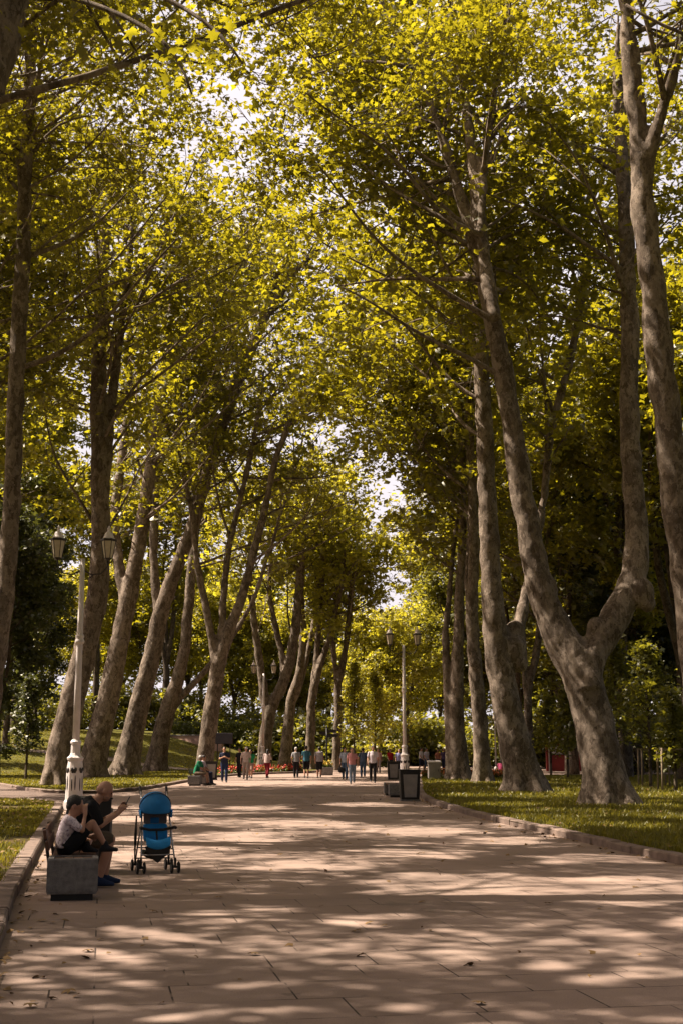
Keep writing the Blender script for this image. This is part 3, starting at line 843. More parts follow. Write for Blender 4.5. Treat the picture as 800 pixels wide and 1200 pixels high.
def free_tree(seed, label, base, top, hgt, zc, leafsize, kind, L1, clump, nst=3, extra=None, leaf='leaf', bark='bark', r0=.5, dens=.8, name='plane_tree', group='plane trees along the path', spread=.35, voxel=.08, stems=None, toward=None, cat='tree', L0=1.8, step=.55, sig=.42, flat=.65, nscaf=5, scafL=(5, 9)):
    global LEAVES
    rng = np.random.default_rng(seed)
    base = np.asarray(base, float)
    st = []
    fk = hgt * rng.uniform(.2, .3)
    P = [base + np.array([0, 0, -.3]), base + np.array([top[0] * .08, top[1] * .08, fk * .5]), base + np.array([top[0] * .2, top[1] * .2, fk])]
    for i in range(nst):
        a = 2 * math.pi * (i + rng.random() * .6) / nst
        Q = [P[-1]]; v = norm(np.array([top[0] * .08 + math.cos(a) * spread, top[1] * .08 + math.sin(a) * spread, 1]))
        rr = [r0 * .62]
        H = hgt * rng.uniform(.86, 1.0)
        while Q[-1][2] < base[2] + H:
            v = norm(v + np.array([top[0] * .004, top[1] * .004, .05]) + rng.normal(0, .06, 3)); Q.append(Q[-1] + v * .9)
            rr.append(max(.035, r0 * .62 * (1 - .92 * (Q[-1][2] - base[2] - fk) / (H - fk))))
        if i == 0: Q = P[:-1] + Q; rr = [r0 * 1.25, r0 * .95] + rr
        st.append(resample(np.array(Q), np.array(rr), .4))
    if stems: st += stems
    sc = scaffolds(st, rng, base[2] + zc, base[2] + hgt, nscaf, -np.sign(base[0]), scafL, .055) if nscaf else []
    tubes, C = grow(st + sc, rng, base[2] + zc, base[2] + hgt, dens, L0, L1, 1.35, int(clump * 1.25), sig * .78, step, None, toward)
    tubes += [(Q, r, 7) for Q, r in sc]
    if extra:
        for e in (extra if isinstance(extra, list) else [extra]):
            t2, c2 = e(rng); tubes += t2; C = np.concatenate([C, c2])
    LEAVES += len(C)
    return make_tree(name, label, cat, group, base, st, tubes, C, leaf, bark, leafsize, kind, rng, voxel, flat=flat)

bough_l = resample(*traced([(-160, 120, 7), (0, 10, 6), (120, -25, 6), (230, -10, 5), (320, 30, 4), (385, 85, 3), (420, 135, 2)], 25.0, 2.0))
bough_m = resample(*traced([(-330, 60, 13), (-120, -40, 12), (80, -50, 11), (230, -10, 9), (330, 35, 6), (395, 90, 4), (440, 150, 2)], 33.0, 1.0))
bough_f = resample(*traced([(-330, -20, 9), (-150, 40, 8), (0, 60, 7), (150, 60, 6), (270, 80, 5), (350, 110, 3), (410, 160, 2)], 41.0, 1.0))
limb = resample(*traced([(-180, 420, 66), (-78, 230, 64), (-30, 130, 62), (2, 50, 60), (14, 0, 58), (24, -60, 50), (50, -200, 40)], 15.5, 1.0))
free_tree(31, 'plane tree at the left edge whose thick limb fills the top left corner', (-9.2, 14.5, .1), (.6, .5), 21, 9.5, .185, 'lobed', 5.2, 32, 2,
          extra=[hang([at(-60, -60, 15.5), at(60, -10, 14.5), at(160, 20, 14), at(215, 60, 13.5), at(225, 110, 13.4)], 150, .33),
                 hang([at(60, -60, 15), at(180, -10, 14.5), at(260, 30, 14.0), at(285, 75, 13.8)], 130, .3),
                 hang([at(40, -90, 16), at(130, 10, 15.8), at(160, 60, 15.7)], 70, .28)], stems=[limb], dens=.5, step=.95, sig=.5, r0=.42, spread=.2, toward=(.25, .05, 0))
free_tree(32, 'plane tree outside the right edge, only its overhanging top boughs in view', (11.0, 18.0, .1), (-.6, .5), 22, 9.5, .185, 'lobed', 5.2, 15, 3, scafL=(5, 8), r0=.42, spread=.2, toward=(-.25, .05, 0))
free_tree(33, 'plane tree beyond the left edge arching across the path above the bench', (-10.5, 24.0, .1), (.6, .5), 24, 10.5, .20, 'lobed', 5.4, 32, 3, scafL=(8, 12), stems=[bough_l], dens=.6, step=.95, sig=.5, r0=.48, spread=.2, toward=(.3, 0, 0))

free_tree(34, 'plane tree on the left lawn beyond the view, its crown shading the bench', (-14.5, 14.5, .1), (.3, .3), 22, 9.5, .22, 'lobed', 5.4, 26, 3, dens=.6, step=.95, sig=.5, r0=.45, spread=.22, toward=(.25, 0, 0))
free_tree(38, 'plane tree at the near left, beyond the view, dappling the front paving', (-11.5, 8.5, .1), (.2, .2), 20, 9.5, .2, 'lobed', 4.8, 28, 3, dens=.6, step=.95, sig=.5, r0=.4, spread=.2, toward=(.2, 0, 0))
free_tree(35, 'plane tree on the left lawn edge, seen only as boughs above the lamp post', (-17.5, 43.0, .1), (.3, .3), 26, 9.5, .27, 'tri', 5.6, 15, 3, stems=[bough_f], r0=.5, spread=.24, toward=(.25, 0, 0))
free_tree(36, 'plane tree beyond the left edge where the gravel path comes in', (-18.5, 53.0, .1), (.3, .3), 27, 10, .28, 'tri', 5.4, 14, 3, r0=.5, spread=.22, toward=(.3, 0, 0))
free_tree(37, 'plane tree on the near left lawn beyond the edge of the view', (-13.5, 36.5, .1), (.3, .3), 23, 10.5, .22, 'lobed', 5.0, 28, 3, scafL=(8, 12), dens=.6, step=.95, sig=.5, stems=[bough_m], r0=.4, spread=.2, toward=(.3, 0, 0))
# ---- background trees: a few kinds, copied
def kind_tree(seed, name, label, hgt, zc, leafsize, L1, clump, leaf, bark, nst, r0, spread, group, dens=.9, step=.5, kind='tri', L0=2.0, sig=.5, flat=.65):
    return free_tree(seed, label, (0, 0, 0), (0, 0), hgt, zc, leafsize, kind, L1, clump, nst, None, leaf, bark, r0, dens, name, group, spread, None, None, None, 'tree', L0, step, sig, flat, 0)

def put(proto, first, x, y, rz, sc, label=None, group=None):
    o = proto if first else copy_tree(proto)
    o.location = (x, y, float(hill(x, y)) + .1); o.rotation_euler = (0, 0, rz); o.scale = (sc, sc, sc)
    if label: o['label'] = label
    if group: o['group'] = group
    return o

G_bg = 'trees closing the view behind the rows'
sunny = kind_tree(51, 'broadleaf_tree', 'x', 17, 0.9, .36, 4.6, 18, 'leaf_sun_painted', 'bark_dark', 3, .28, .3, G_bg, 1.0, .42)
mid = kind_tree(52, 'broadleaf_tree', 'x', 19, 2.0, .42, 5.0, 18, 'leaf_mid', 'bark_dark', 4, .3, .34, G_bg, 1.0, .5)
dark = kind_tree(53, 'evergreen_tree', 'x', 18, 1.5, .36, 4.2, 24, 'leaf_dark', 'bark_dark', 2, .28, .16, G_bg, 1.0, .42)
tall = kind_tree(54, 'broadleaf_tree', 'x', 27, 7.0, .40, 5.2, 16, 'leaf', 'bark_dark', 3, .4, .26, G_bg, 1.0, .55)
rg = np.random.default_rng(77)
def spot(px, Y): return ((px - 400) / F * Y / math.cos(TH) * 1.0, Y)
L_s = 'sunlit yellow-green tree closing the end of the path'
L_m = 'mid green leafy tree filling the gaps behind the right lawn'
L_d = 'dark evergreen tree in deep shade on the left slope'
L_t = 'tall broadleaf tree far behind the rows, only its upper crown showing'
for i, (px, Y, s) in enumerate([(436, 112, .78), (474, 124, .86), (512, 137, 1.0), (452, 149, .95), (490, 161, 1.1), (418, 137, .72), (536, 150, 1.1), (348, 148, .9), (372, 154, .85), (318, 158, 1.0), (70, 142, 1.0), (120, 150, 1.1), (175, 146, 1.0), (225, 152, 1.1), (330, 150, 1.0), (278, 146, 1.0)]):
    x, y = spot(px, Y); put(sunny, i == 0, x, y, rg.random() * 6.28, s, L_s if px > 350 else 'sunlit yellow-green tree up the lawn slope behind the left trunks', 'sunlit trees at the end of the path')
for i, (px, Y, s) in enumerate([(560, 112, .9), (600, 106, 1.0), (648, 96, 1.05), (690, 104, 1.1), (735, 92, 1.05), (780, 98, 1.15), (820, 88, 1.0), (620, 128, 1.1), (700, 130, 1.2), (770, 135, 1.2), (850, 110, 1.1), (300, 165, 1.1), (240, 170, 1.1), (150, 168, 1.1)]):
    x, y = spot(px, Y); put(mid, i == 0, x, y, rg.random() * 6.28, s, L_m if px > 400 else 'mid green leafy tree behind the lawn slope on the left', 'green trees behind the lawns')
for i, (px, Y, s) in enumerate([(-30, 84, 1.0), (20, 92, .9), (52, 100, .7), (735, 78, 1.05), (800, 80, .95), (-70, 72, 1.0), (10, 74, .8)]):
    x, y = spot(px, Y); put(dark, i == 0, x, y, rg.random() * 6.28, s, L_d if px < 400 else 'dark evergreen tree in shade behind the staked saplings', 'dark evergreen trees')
for i, (px, Y, s) in enumerate([(30, 108, 1.1), (120, 128, 1.0), (10, 120, 1.1), (600, 88, 1.0), (660, 84, 1.0), (720, 70, .95), (790, 64, 1.0), (-20, 96, 1.1), (640, 112, 1.1), (860, 58, .95), (200, 140, 1.2), (385, 152, 1.1), (520, 158, 1.2)]):
    x, y = spot(px, Y); put(tall, i == 0, x, y, rg.random() * 6.28, s, L_t, 'tall crowns behind the rows')

for i, (x, y, s) in enumerate([(-9, -4, .9), (9, -3, .95), (-15, 5.0, .85), (-6, -14, 1.0), (6, -15, 1.0), (-17, -9, 1.0), (18, 6, 1.0), (19, -10, 1.0), (17, 26, .9), (-24, 16, 1.0), (0, -26, 1.1), (-22, 30, .9), (24, 38, 1.0)]):
    put(tall, False, x, y, rg.random() * 6.28, s, 'unseen tall plane-like tree added to hold back sky light', 'unseen added trees round the viewpoint')  # unseen trees, added to darken the ambient light on the path

# young trees on the right lawn
def young(seed, label, px, Y, hgt, w, leaf='leaf_mid'):
    x, y = spot(px, Y)
    rng = np.random.default_rng(seed)
    base = np.array([x, y, .1])
    P = np.array([base + (0, 0, -.2), base + (0.03, 0, hgt * .4), base + (0, .03, hgt * .75), base + (0, 0, hgt)])
    st = [resample(P, [.07, .055, .035, .015], .3)]
    tubes = []; C = []
    for z in np.arange(hgt * .25, hgt, .16):
        f = (z - hgt * .25) / (hgt * .75)
        for k in range(3):
            L = w * (1 - f) ** .8 * rng.uniform(.5, 1.15) + .15
            a = rng.random() * 6.28; v = norm([math.cos(a), math.sin(a), .55])
            b = base + (0, 0, z); e = b + v * L
            tubes.append((np.array([b, (b + e) / 2, e]), np.array([.015, .011, .006]), 4))
            for q in (.45, .75, 1): C.append(b + v * L * q + rng.normal(0, .16, (9, 3)))
    return make_tree('young_tree', label, 'tree', None, base, st, tubes, np.concatenate(C), leaf, 'bark_dark', .2, 'tri', rng, None)
young(61, 'young pyramidal tree with bright low foliage behind the V-shaped trunk, beside the staked saplings', 748, 52, 5.6, 1.9)
young(62, 'young conical tree with a dark slim stem in front of the red kiosk', 655, 68, 4.6, 1.0)
young(63, 'young conical tree just left of the red kiosk', 636, 74, 4.4, 1.1)
young(64, 'young bushy tree with a bare stem on the right lawn left of the dark trunk', 712, 62, 6.5, 1.6)
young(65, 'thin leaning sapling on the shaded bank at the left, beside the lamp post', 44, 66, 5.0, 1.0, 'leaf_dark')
young(66, 'young slim tree standing behind the couple in blue and pink', 414, 100, 8.0, 1.5, 'leaf_sun_painted')
young(67, 'young slim tree standing right behind the man in the white shirt', 438, 104, 7.5, 1.5, 'leaf_sun_painted')

# shrubs under the trees
def shrub_proto():
    rng = np.random.default_rng(91)
    C = []; tubes = []
    for k in range(34):
        a = rng.random() * 6.28; rr = rng.random() ** .6 * 1.3; z = rng.uniform(.25, 1.9) * (1 - .35 * rr / 1.3)
        c = np.array([rr * math.cos(a), rr * math.sin(a), z])
        tubes.append((np.array([[0, 0, -.1], c * [.5, .5, .4], c]), np.array([.03, .02, .008]), 4))
        C.append(c + rng.normal(0, .26, (60, 3)) * [1, 1, .8])
    b = MB()
    for Q, r, sd in tubes: b.tube(Q, r, sd)
    root = empty('shrub', (0, 0, 0)); tag(root, 'x', 'shrub', 'x')
    b.build('stems', M['bark_dark'], root, smooth=True)
    C = np.concatenate(C); C = C[C[:, 2] > .05]
    link('foliage', leaves_mesh('foliage', C, .2, rng, 'tri', .8), M['leaf_mid'], root)
    return root
shrub = shrub_proto()
for i, (px, Y, s) in enumerate([(-30, 126, 2.2), (10, 132, 2.4), (45, 118, 1.6), (75, 134, 2.2), (105, 128, 1.9), (140, 138, 2.5), (170, 142, 2.2), (200, 139, 2.3), (232, 142, 2.4), (262, 138, 2.0), (292, 140, 2.3), (322, 136, 2.2), (352, 138, 2.2), (-60, 112, 2.0),
                                (545, 118, 1.6), (575, 116, 2.0), (605, 120, 2.4), (635, 112, 2.0), (690, 110, 2.3), (715, 104, 2.0), (745, 112, 2.6), (775, 106, 2.2), (805, 110, 2.4), (835, 100, 2.2), (398, 138, 1.6), (378, 132, 2.7), (452, 128, 2.2), (470, 130, 2.5), (486, 127, 2.3), (502, 131, 2.6), (520, 128, 2.2), (392, 130, 2.0), (362, 134, 2.6), (346, 136, 2.7), (420, 142, 1.8), (442, 138, 1.5), (464, 142, 1.9), (488, 140, 1.7), (512, 142, 2.0), (535, 136, 1.8), (376, 140, 1.8), (700, 78, 1.0), (735, 84, 1.3), (800, 82, 1.4)]):
    x, y = spot(px, Y)
    put(shrub, i == 0, x, y, rg.random() * 6.28, s, 'leafy shrub at the top of the lawn slope behind the left trunks' if px < 400 else 'leafy shrub at the back of the right lawn beneath the trees', 'shrubs on the left slope' if px < 400 else 'shrubs behind the right lawn')

# staked saplings
def stakes(label, px, Y, n):
    x, y = spot(px, Y)
    root = empty('tree_stakes', (x, y, .1)); tag(root, label, 'tree stakes', 'wooden stake frames round saplings')
    rng = np.random.default_rng(n)
    w = .55
    for sx in (-1, 1):
        for sy in (-1, 1):
            b = MB(); b.tube([(sx * w, sy * w * .6, -.2), (sx * w * .98, sy * w * .6, .75), (sx * w * .96, sy * w * .6, 1.55)], .035, 8)
            b.build('stake', M['stake'], root, smooth=True)
    for sy in (-1, 1):
        b = MB(); b.box((0, sy * w * .6, 1.50), (w * 2.1, .03, .07)); b.build('crossbar', M['stake'], root)
    return root
M['stake'] = plain('stake_wood', (0.20, 0.15, 0.10), .8, .3, 9)
stakes('wooden stake frame round a sapling, the nearer and right one', 776, 47, 1)
stakes('wooden stake frame round a sapling, the farther and left one', 752, 53, 2)
young(68, 'slim staked sapling inside the right-hand wooden frame', 776, 47, 3.6, .5)

# ------------------------------------------------------------------ people
SK = M['skin']
def V3(*a): return np.array(a, float)

def person_parts(root, J, hd, opt, vox=.014):
    """J joints in the person's own frame (x right, y forward, z up); hd = (centre, forward, up)"""
    o = dict(sleeve=.6, leg=1.0, hair='short', near=False); o.update(opt)
    P, W, Cc, U, Nk = J['pelvis'], J['waist'], J['chest'], J['upper'], J['neck']
    k = o.get('build', 1.0)
    X = norm(J['sho'][1] - J['sho'][0]); XH = norm(J['hip'][1] - J['hip'][0])
    def torso(b, inf, lo=0):
        secs = []
        pts = [(P + (P - W) * .45, XH, .15, .105), (P, XH, .165, .115), (W, norm(X + XH), .145, .108), (Cc, X, .163, .116), (U, X, .150, .094), (U + (Nk - U) * .6, X, .085, .068)]
        if inf: pts[0] = (P + (P - W) * .30, XH, .172, .130); pts[1] = (P + (P - W) * .05, XH, .168, .124); pts[2] = (W, norm(X + XH), .155, .116)
        for i, (c, x, a, d) in enumerate(pts[lo:], lo):
            q = pts[min(i + 1, 5)][0] - pts[max(i - 1, 0)][0]
            y = norm(np.cross(norm(q), x))
            secs.append((c, x * (a * k + inf), y * (d * k + inf)))
        b.loft(secs)
    def leg(b, s, inf, f):
        h, kn, an = J['hip'][s], J['knee'][s], J['ank'][s]
        b.cap(h, .088 * k + inf, h + (kn - h) * min(1, f * 2), (.088 + (.058 - .088) * min(1, f * 2)) * k + inf)
        if f > .5:
            g = (f - .5) * 2
            m = kn + (an - kn) * min(g, .35)
            b.cap(kn, .056 * k + inf, m, .058 * k + inf * 1.0)
            if g > .35: b.cap(m, .058 * k + inf, kn + (an - kn) * g, (.058 + (.038 - .058) * g) * k + inf * 1.1)
    def arm(b, s, inf, f):
        a, e, w = J['sho'][s], J['elb'][s], J['wri'][s]
        b.cap(a, .049 * k + inf, a + (e - a) * min(1, f * 2), (.049 - .010 * min(1, f * 2)) * k + inf)
        if f > .5:
            g = (f - .5) * 2
            b.cap(e, .040 * k + inf, e + (w - e) * g, (.040 - .014 * g) * k + inf)
    b = MB()
    torso(b, 0)
    for s in (0, 1):
        leg(b, s, 0, 1.0); arm(b, s, 0, 1.0)
        an, toe = J['ank'][s], J['toe'][s]
        b.cap(an + V3(0, 0, -.02), .034 * o.get('foot', 1), an + (toe - an) * .8 * o.get('foot', 1), .022 * o.get('foot', 1))
        # hand: palm, four unequal bent fingers and a thumb leaving the side of the palm
        w = J['wri'][s]; d = norm(J.get('hdir', [None, None])[s]) if J.get('hdir') is not None and J['hdir'][s] is not None else norm(w - J['elb'][s])
        inw = norm(np.cross(d, np.cross(V3(-1 if s else 1, .4, 0), d)))
        lat = norm(np.cross(d, inw))
        b.cap(w, .026, w + d * .075, .034)
        for q, L in enumerate((.068, .078, .072, .055)):
            p0 = w + d * .085 + lat * (q - 1.5) * .019
            p1 = p0 + norm(d + inw * .35) * L * .55; p2 = p1 + norm(d * .5 + inw) * L * .5
            b.cap(p0, .0095, p1, .009, 8); b.cap(p1, .009, p2, .0075, 8)
        sgn = lat * (-1 if s == 0 else 1) * (1 if lat[1] > 0 else -1)
        p0 = w + d * .03 + lat * .024; p1 = p0 + norm(d + lat * .9 + inw * .3) * .04; p2 = p1 + norm(d + inw * .5) * .03
        b.cap(p0, .012, p1, .0105, 8); b.cap(p1, .0105, p2, .0085, 8)
    hc, hf, hu = hd
    hf = norm(hf); hx = norm(np.cross(hf, hu)); hu = norm(np.cross(hx, hf))
    HM = np.stack([hx, hf, hu], 1)
    def hp(x, y, z): return hc + HM @ V3(x, y, z)
    hs = o.get('head', 1.0)
    b.cap(Nk - (hc - Nk) * .35, .06 * k, hc - hu * .05 * hs, .052)
    b.ell(hp(0, -.008, .015), V3(.076, .096, .105) * hs, HM)
    b.ell(hp(0, .035 * hs, -.055 * hs), V3(.054, .060, .060) * hs, HM)
    b.cap(hp(0, .088 * hs, .012 * hs), .009, hp(0, .108 * hs, -.022 * hs), .013, 8)
    b.ell(hp(0, .083 * hs, .03 * hs), V3(.05, .014, .012) * hs, HM)
    b.ell(hp(0, .086 * hs, -.058 * hs), V3(.024, .012, .010) * hs, HM)
    for sx in (-1, 1): b.ell(hp(sx * .077 * hs, -.005, -.005), V3(.012, .022, .032) * hs, HM)
    me = b.blob(vox, 3, .45); link('body', me, o.get('skin', SK), root)
    if o['near']:
        for sx in (-1, 1):
            e = MB(); e.ell(hp(sx * .032 * hs, .086 * hs, .010 * hs), V3(.013, .008, .008) * hs, HM); e.build('eye', M['eye'], root, smooth=True)
        e = MB(); e.ell(hp(0, .097 * hs, -.058 * hs), V3(.024, .006, .007) * hs, HM); e.build('mouth', M['lip'], root, smooth=True)
    # clothes
    b = MB(); torso(b, .016)
    for s in (0, 1): arm(b, s, .016, o['sleeve'] * .5 if o['sleeve'] <= 1 else 1.0)
    if o.get('belly'): b.ell((W + Cc) / 2 + norm(np.cross(X, Cc - W)) * .05, V3(.15, .12, .17))
    link('shirt', b.blob(vox, 3, .45), o['top'], root)
    b = MB()
    q = norm(W - P)
    b.loft([(P - q * .10, XH * (.12 * k), norm(np.cross(q, XH)) * (.10 * k)), (P, XH * (.175 * k + .012), norm(np.cross(q, XH)) * (.118 * k + .014)), (P + q * .12, XH * (.150 * k + .012), norm(np.cross(q, XH)) * (.108 * k + .012))])
    f = {1.0: .97}.get(o['leg'], o['leg'] * .5)
    for s in (0, 1): leg(b, s, .018 if o['leg'] == 1.0 else .026, f)
    if o.get('skirt'):
        hmid = (J['knee'][0] + J['knee'][1]) / 2
        b.loft([(P + q * .1, XH * .16, V3(0, .12, 0)), (hmid, XH * .24, V3(0, .2, 0))])
    link('trousers' if o['leg'] == 1.0 else 'shorts', b.blob(vox, 3, .45), o['bottom'], root)
    for s in (0, 1):
        an, toe = J['ank'][s], J['toe'][s]
        d = norm((toe - an) * V3(1, 1, 0)) if abs((toe - an)[2]) < .12 else norm(toe - an)
        up = norm(np.cross(np.cross(d, V3(0, 0, 1)), d))
        sx = norm(np.cross(d, up))
        b = MB()
        fs = o.get('foot', 1.0)
        z0 = an - up * .072
        b.loft([(z0 + (c - z0) * fs, a_ * fs, b_ * fs) for c, a_, b_ in [(z0 - d * .075 + up * .03, sx * .028, up * .032), (z0 - d * .05 + up * .045, sx * .040, up * .05), (z0 + d * .02 + up * .055, sx * .042, up * .058),
                (z0 + d * .10 + up * .035, sx * .048, up * .036), (z0 + d * .165 + up * .028, sx * .045, up * .028), (z0 + d * .188 + up * .024, sx * .034, up * .021)]], 12)
        b.cap(an - up * .03, .046 * fs, an + up * .025 * fs, .044 * fs)
        link('shoe', b.blob(min(vox, .012), 2, .4), o.get('shoe', M['black']), root)
    if o['hair'] != 'bald':
        b = MB()
        b.ell(hp(0, -.022 * hs, .034 * hs), V3(.086, .098, .095) * hs, HM)
        if o['hair'] == 'long':
            b.cap(hp(0, -.05, .0), .075, hp(0, -.075, -.13), .06)
        if o['hair'] == 'short': b.ell(hp(0, -.055 * hs, -.02 * hs), V3(.07, .05, .06) * hs, HM)
        link('hair', b.blob(min(vox, .012), 2, .4), o.get('haircol', M['hair']), root)
    if o.get('cap'):
        b = MB(); b.ell(hp(0, -.005, .055), V3(.088, .104, .072), HM); b.ell(hp(0, .10, .045), V3(.07, .06, .012), HM)
        link('hat', b.blob(.012, 2, .4), o['cap'], root)

def walker(label, px, feet, H, face, top, bottom, stride=.5, group=None, **kw):
    """someone standing or walking; face 0 = away from the viewer, 180 = towards"""
    g = gnd(px, feet)
    root = empty('person', (g[0], g[1], 0), R(-face)); tag(root, label, 'person', group)
    s = H / 1.72
    rj = random.Random(int(px * 10)); lean = rj.uniform(-.02, .03); tilt = rj.uniform(-.02, .02)
    J = dict(pelvis=V3(0, 0, .95), waist=V3(0, .0, 1.09), chest=V3(tilt * .6, .01 + lean * .6, 1.27), upper=V3(tilt, -.005 + lean, 1.40), neck=V3(tilt, .0 + lean, 1.49))
    J['hip'] = [V3(-.088, 0, .90), V3(.088, 0, .90)]
    sw = [stride * .36, -stride * .36]
    if kw.pop('swap', False): sw = sw[::-1]
    J['ank'] = [V3(-.09, sw[0], .085 + (.09 * stride if sw[0] < 0 else 0)), V3(.09, sw[1], .085 + (.09 * stride if sw[1] < 0 else 0))]
    J['knee'] = [V3(-.09, sw[0] * .5 + .05 * (1 + stride), .49), V3(.09, sw[1] * .5 + .05 * (1 + stride), .49)]
    J['toe'] = [a + V3(0, .15, -.05) for a in J['ank']]
    for i in (0, 1):
        if sw[i] < 0 and stride > .3: J['toe'][i] = J['ank'][i] + V3(0, .12, -.085)
    J['sho'] = [V3(-.172, 0, 1.385 + rj.uniform(-.012, .012)), V3(.172, 0, 1.385 + rj.uniform(-.012, .012))]
    arms = kw.pop('arms', None)
    if arms == 'chest':
        J['elb'] = [V3(-.25, .02, 1.14), V3(.25, .02, 1.14)]; J['wri'] = [V3(-.09, .24, 1.20), V3(.09, .24, 1.22)]
    elif arms == 'face':
        J['elb'] = [V3(-.23, .0, 1.13), V3(.24, .10, 1.18)]; J['wri'] = [V3(-.2, .18, 1.05), V3(.10, .24, 1.42)]
    else:
        bend = [rj.uniform(0, .12), rj.uniform(0, .12)]; out = [rj.uniform(.20, .26), rj.uniform(.20, .26)]
        J['elb'] = [V3(-out[0], -sw[0] * .4 - .03, 1.12), V3(out[1], -sw[1] * .4 - .03, 1.12)]
        J['wri'] = [V3(-out[0] + .01, -sw[0] * .75 + .04 + bend[0], .87 + bend[0] * .5), V3(out[1] - .01, -sw[1] * .75 + .04 + bend[1], .87 + bend[1] * .5)]
    hc = V3(tilt * 1.2, .025 + lean, 1.595); hturn = rj.uniform(-.45, .45)
    for kx in J:
        J[kx] = [v * s for v in J[kx]] if isinstance(J[kx], list) else J[kx] * s
    opt = dict(top=top, bottom=bottom); opt.update(kw)
    person_parts(root, J, (hc * s, V3(hturn, 1, -.08 - rj.random() * .15), V3(0, .05, 1)), opt)
    return root

C = cloth
G = 'people strolling on the path'
navy, blackc, jeans, white = C((.02, .025, .05)), C((.014, .013, .015)), C((.07, .11, .18)), C((.52, .48, .48))
walker('person in dark blue clothes holding something at the chest, beside the far left bench', 263, 917, 1.72, 170, navy, C((.018, .03, .075)), .35, G, arms='chest', sleeve=.6)
walker('person in black half hidden behind the man in pale clothes and cap', 281, 911, 1.66, 200, blackc, blackc, .3, G)
walker('man in pale shirt, pale trousers and white cap walking towards the viewer', 288, 914, 1.74, 178, C((.42, .34, .32)), C((.32, .26, .23)), .4, G, sleeve=.8, cap=white)
walker('person in a bright green top half hidden beside the man in the white cap', 294, 912, 1.58, 190, C((.015, .20, .08)), C((.30, .2, .17)), .3, G, leg=.9)
walker('woman in cream top and dark red trousers beside the middle lamp post', 313, 912, 1.60, 25, C((.40, .31, .29)), C((.14, .012, .018)), .4, G, hair='long', sleeve=1.5, arms='chest')
walker('bald man in grey shirt and dark trousers walking away, leftmost of three', 347, 912, 1.72, 3, C((.24, .24, .25)), blackc, .35, G, haircol=M['greyhair'])
walker('man in teal shirt and black shorts walking away, middle of three', 359, 912.5, 1.80, -3, C((.045, .13, .18)), blackc, .35, G, leg=.85, swap=True)
walker('stocky man in pale grey shirt walking away, rightmost of three', 374, 912, 1.74, 2, C((.34, .31, .34)), blackc, .7, G, leg=.9, build=1.18)
walker('person in pale blue shirt carrying a black bag beside the woman in pink', 404, 914, 1.70, 182, C((.30, .34, .42)), jeans, .45, G, sleeve=.8)
walker('woman in a pink top and light blue jeans walking towards the viewer', 412.5, 918.5, 1.68, 176, C((.48, .22, .22)), C((.17, .22, .29)), .5, G, hair='long', swap=True)
walker('person in slate blue shirt and jeans walking away, behind the man in white', 425, 911.5, 1.68, 0, C((.09, .12, .19)), jeans, .45, G)
walker('man in a white shirt and black trousers striding towards the viewer', 436.5, 917.5, 1.78, 181, C((.56, .50, .54)), blackc, .5, G)
walker('person in a red shirt standing behind the farther right-hand bin', 457, 905, 1.62, 160, C((.30, .015, .02)), navy, .2, G)
walker('person in violet blue shirt beside the right lamp post', 467, 907, 1.62, 185, C((.16, .16, .28)), navy, .3, G)
walker('man in white shirt and dark shorts on the far paved crossing', 493, 905, 1.72, 120, C((.6, .56, .58)), navy, .5, G, leg=.85)
walker('person in pale shirt and blue trousers behind the grey cabinet', 499.5, 904, 1.68, 150, C((.45, .43, .5)), jeans, .5, G)
walker('person in dark purple on the far crossing right of the grey cabinet', 520, 905, 1.68, 200, C((.05, .035, .08)), navy, .4, G)
walker('person in rust red top on the far crossing beside the grey cabinet', 513, 903, 1.6, 170, C((.38, .15, .10)), navy, .4, G)
walker('person in pale pink at the end of the path, right of the man in white', 443, 906, 1.65, 180, C((.5, .3, .28)), C((.3, .25, .25)), .4, G)

# ---- bench with concrete ends (copied twice)
def make_bench(label):
    root = empty('park_bench', (0, 0, 0)); tag(root, label, 'bench', 'benches with concrete ends')
    # local: x = towards the path (front), y = along the bench
    L = 2.3; W = .54; H = .44
    for e in (0, 1):
        y0 = e * (L - .46)
        b = MB()
        x0, x1 = -W / 2, W / 2; ya, yb = y0, y0 + .46
        b.box((0, y0 + .23, .035), (W * .82, .36, .07))
        blk = b.build('plinth', M['black'], root)  # undercut base coloured black for the shade in its recess
        b = MB()
        # hollow-topped block: outer walls, rim and a recessed top
        t = .065
        def ring(x, ya, yb, z): return [(-x, ya, z), (x, ya, z), (x, yb, z), (-x, yb, z)]
        b.rings([ring(W / 2 - .015, ya + .01, yb - .01, .07), ring(W / 2, ya, yb, .10), ring(W / 2, ya, yb, H - .015), ring(W / 2 - .01, ya + .01, yb - .01, H), ring(W / 2 - t, ya + t, yb - t, H), ring(W / 2 - t, ya + t, yb - t, H - .05)], True)
        b.build('end_block', M['concrete'], root)
        b = MB()
        for q in range(4): b.box((-.155 + q * .1035, y0 + .23, H - .028), (.095, .315, .035))
        b.build('inset', M['wood_worn'], root, bevel=.004)
    b = MB()
    for q in range(5): b.box((-.20 + q * .10, L / 2, H - .03), (.086, L - .93, .04))
    b.build('seat', M['wood'], root, bevel=.005)
    b = MB()
    rot = Matrix.Rotation(R(-10), 3, 'Y')
    for q in range(2):
        b.box((-.285 - q * .03, L / 2, .555 + q * .125), (.034, L - .5, .10), rot)
    b.build('backrest', M['wood'], root, bevel=.005)
    for yy in (.50, L - .50):
        b = MB(); b.box((-.30, yy, .53), (.035, .06, .42), rot); b.build('back_post', M['dark_metal'], root)
    return root
M['wood_worn'] = plain('worn_wood', (0.12, 0.07, 0.045), .8, .4, 9)
g0 = gnd(84, 1056)
bench = make_bench('wooden bench with grey concrete end blocks, carrying the man and the boy')
BX = g0[0]; BY = g0[1]
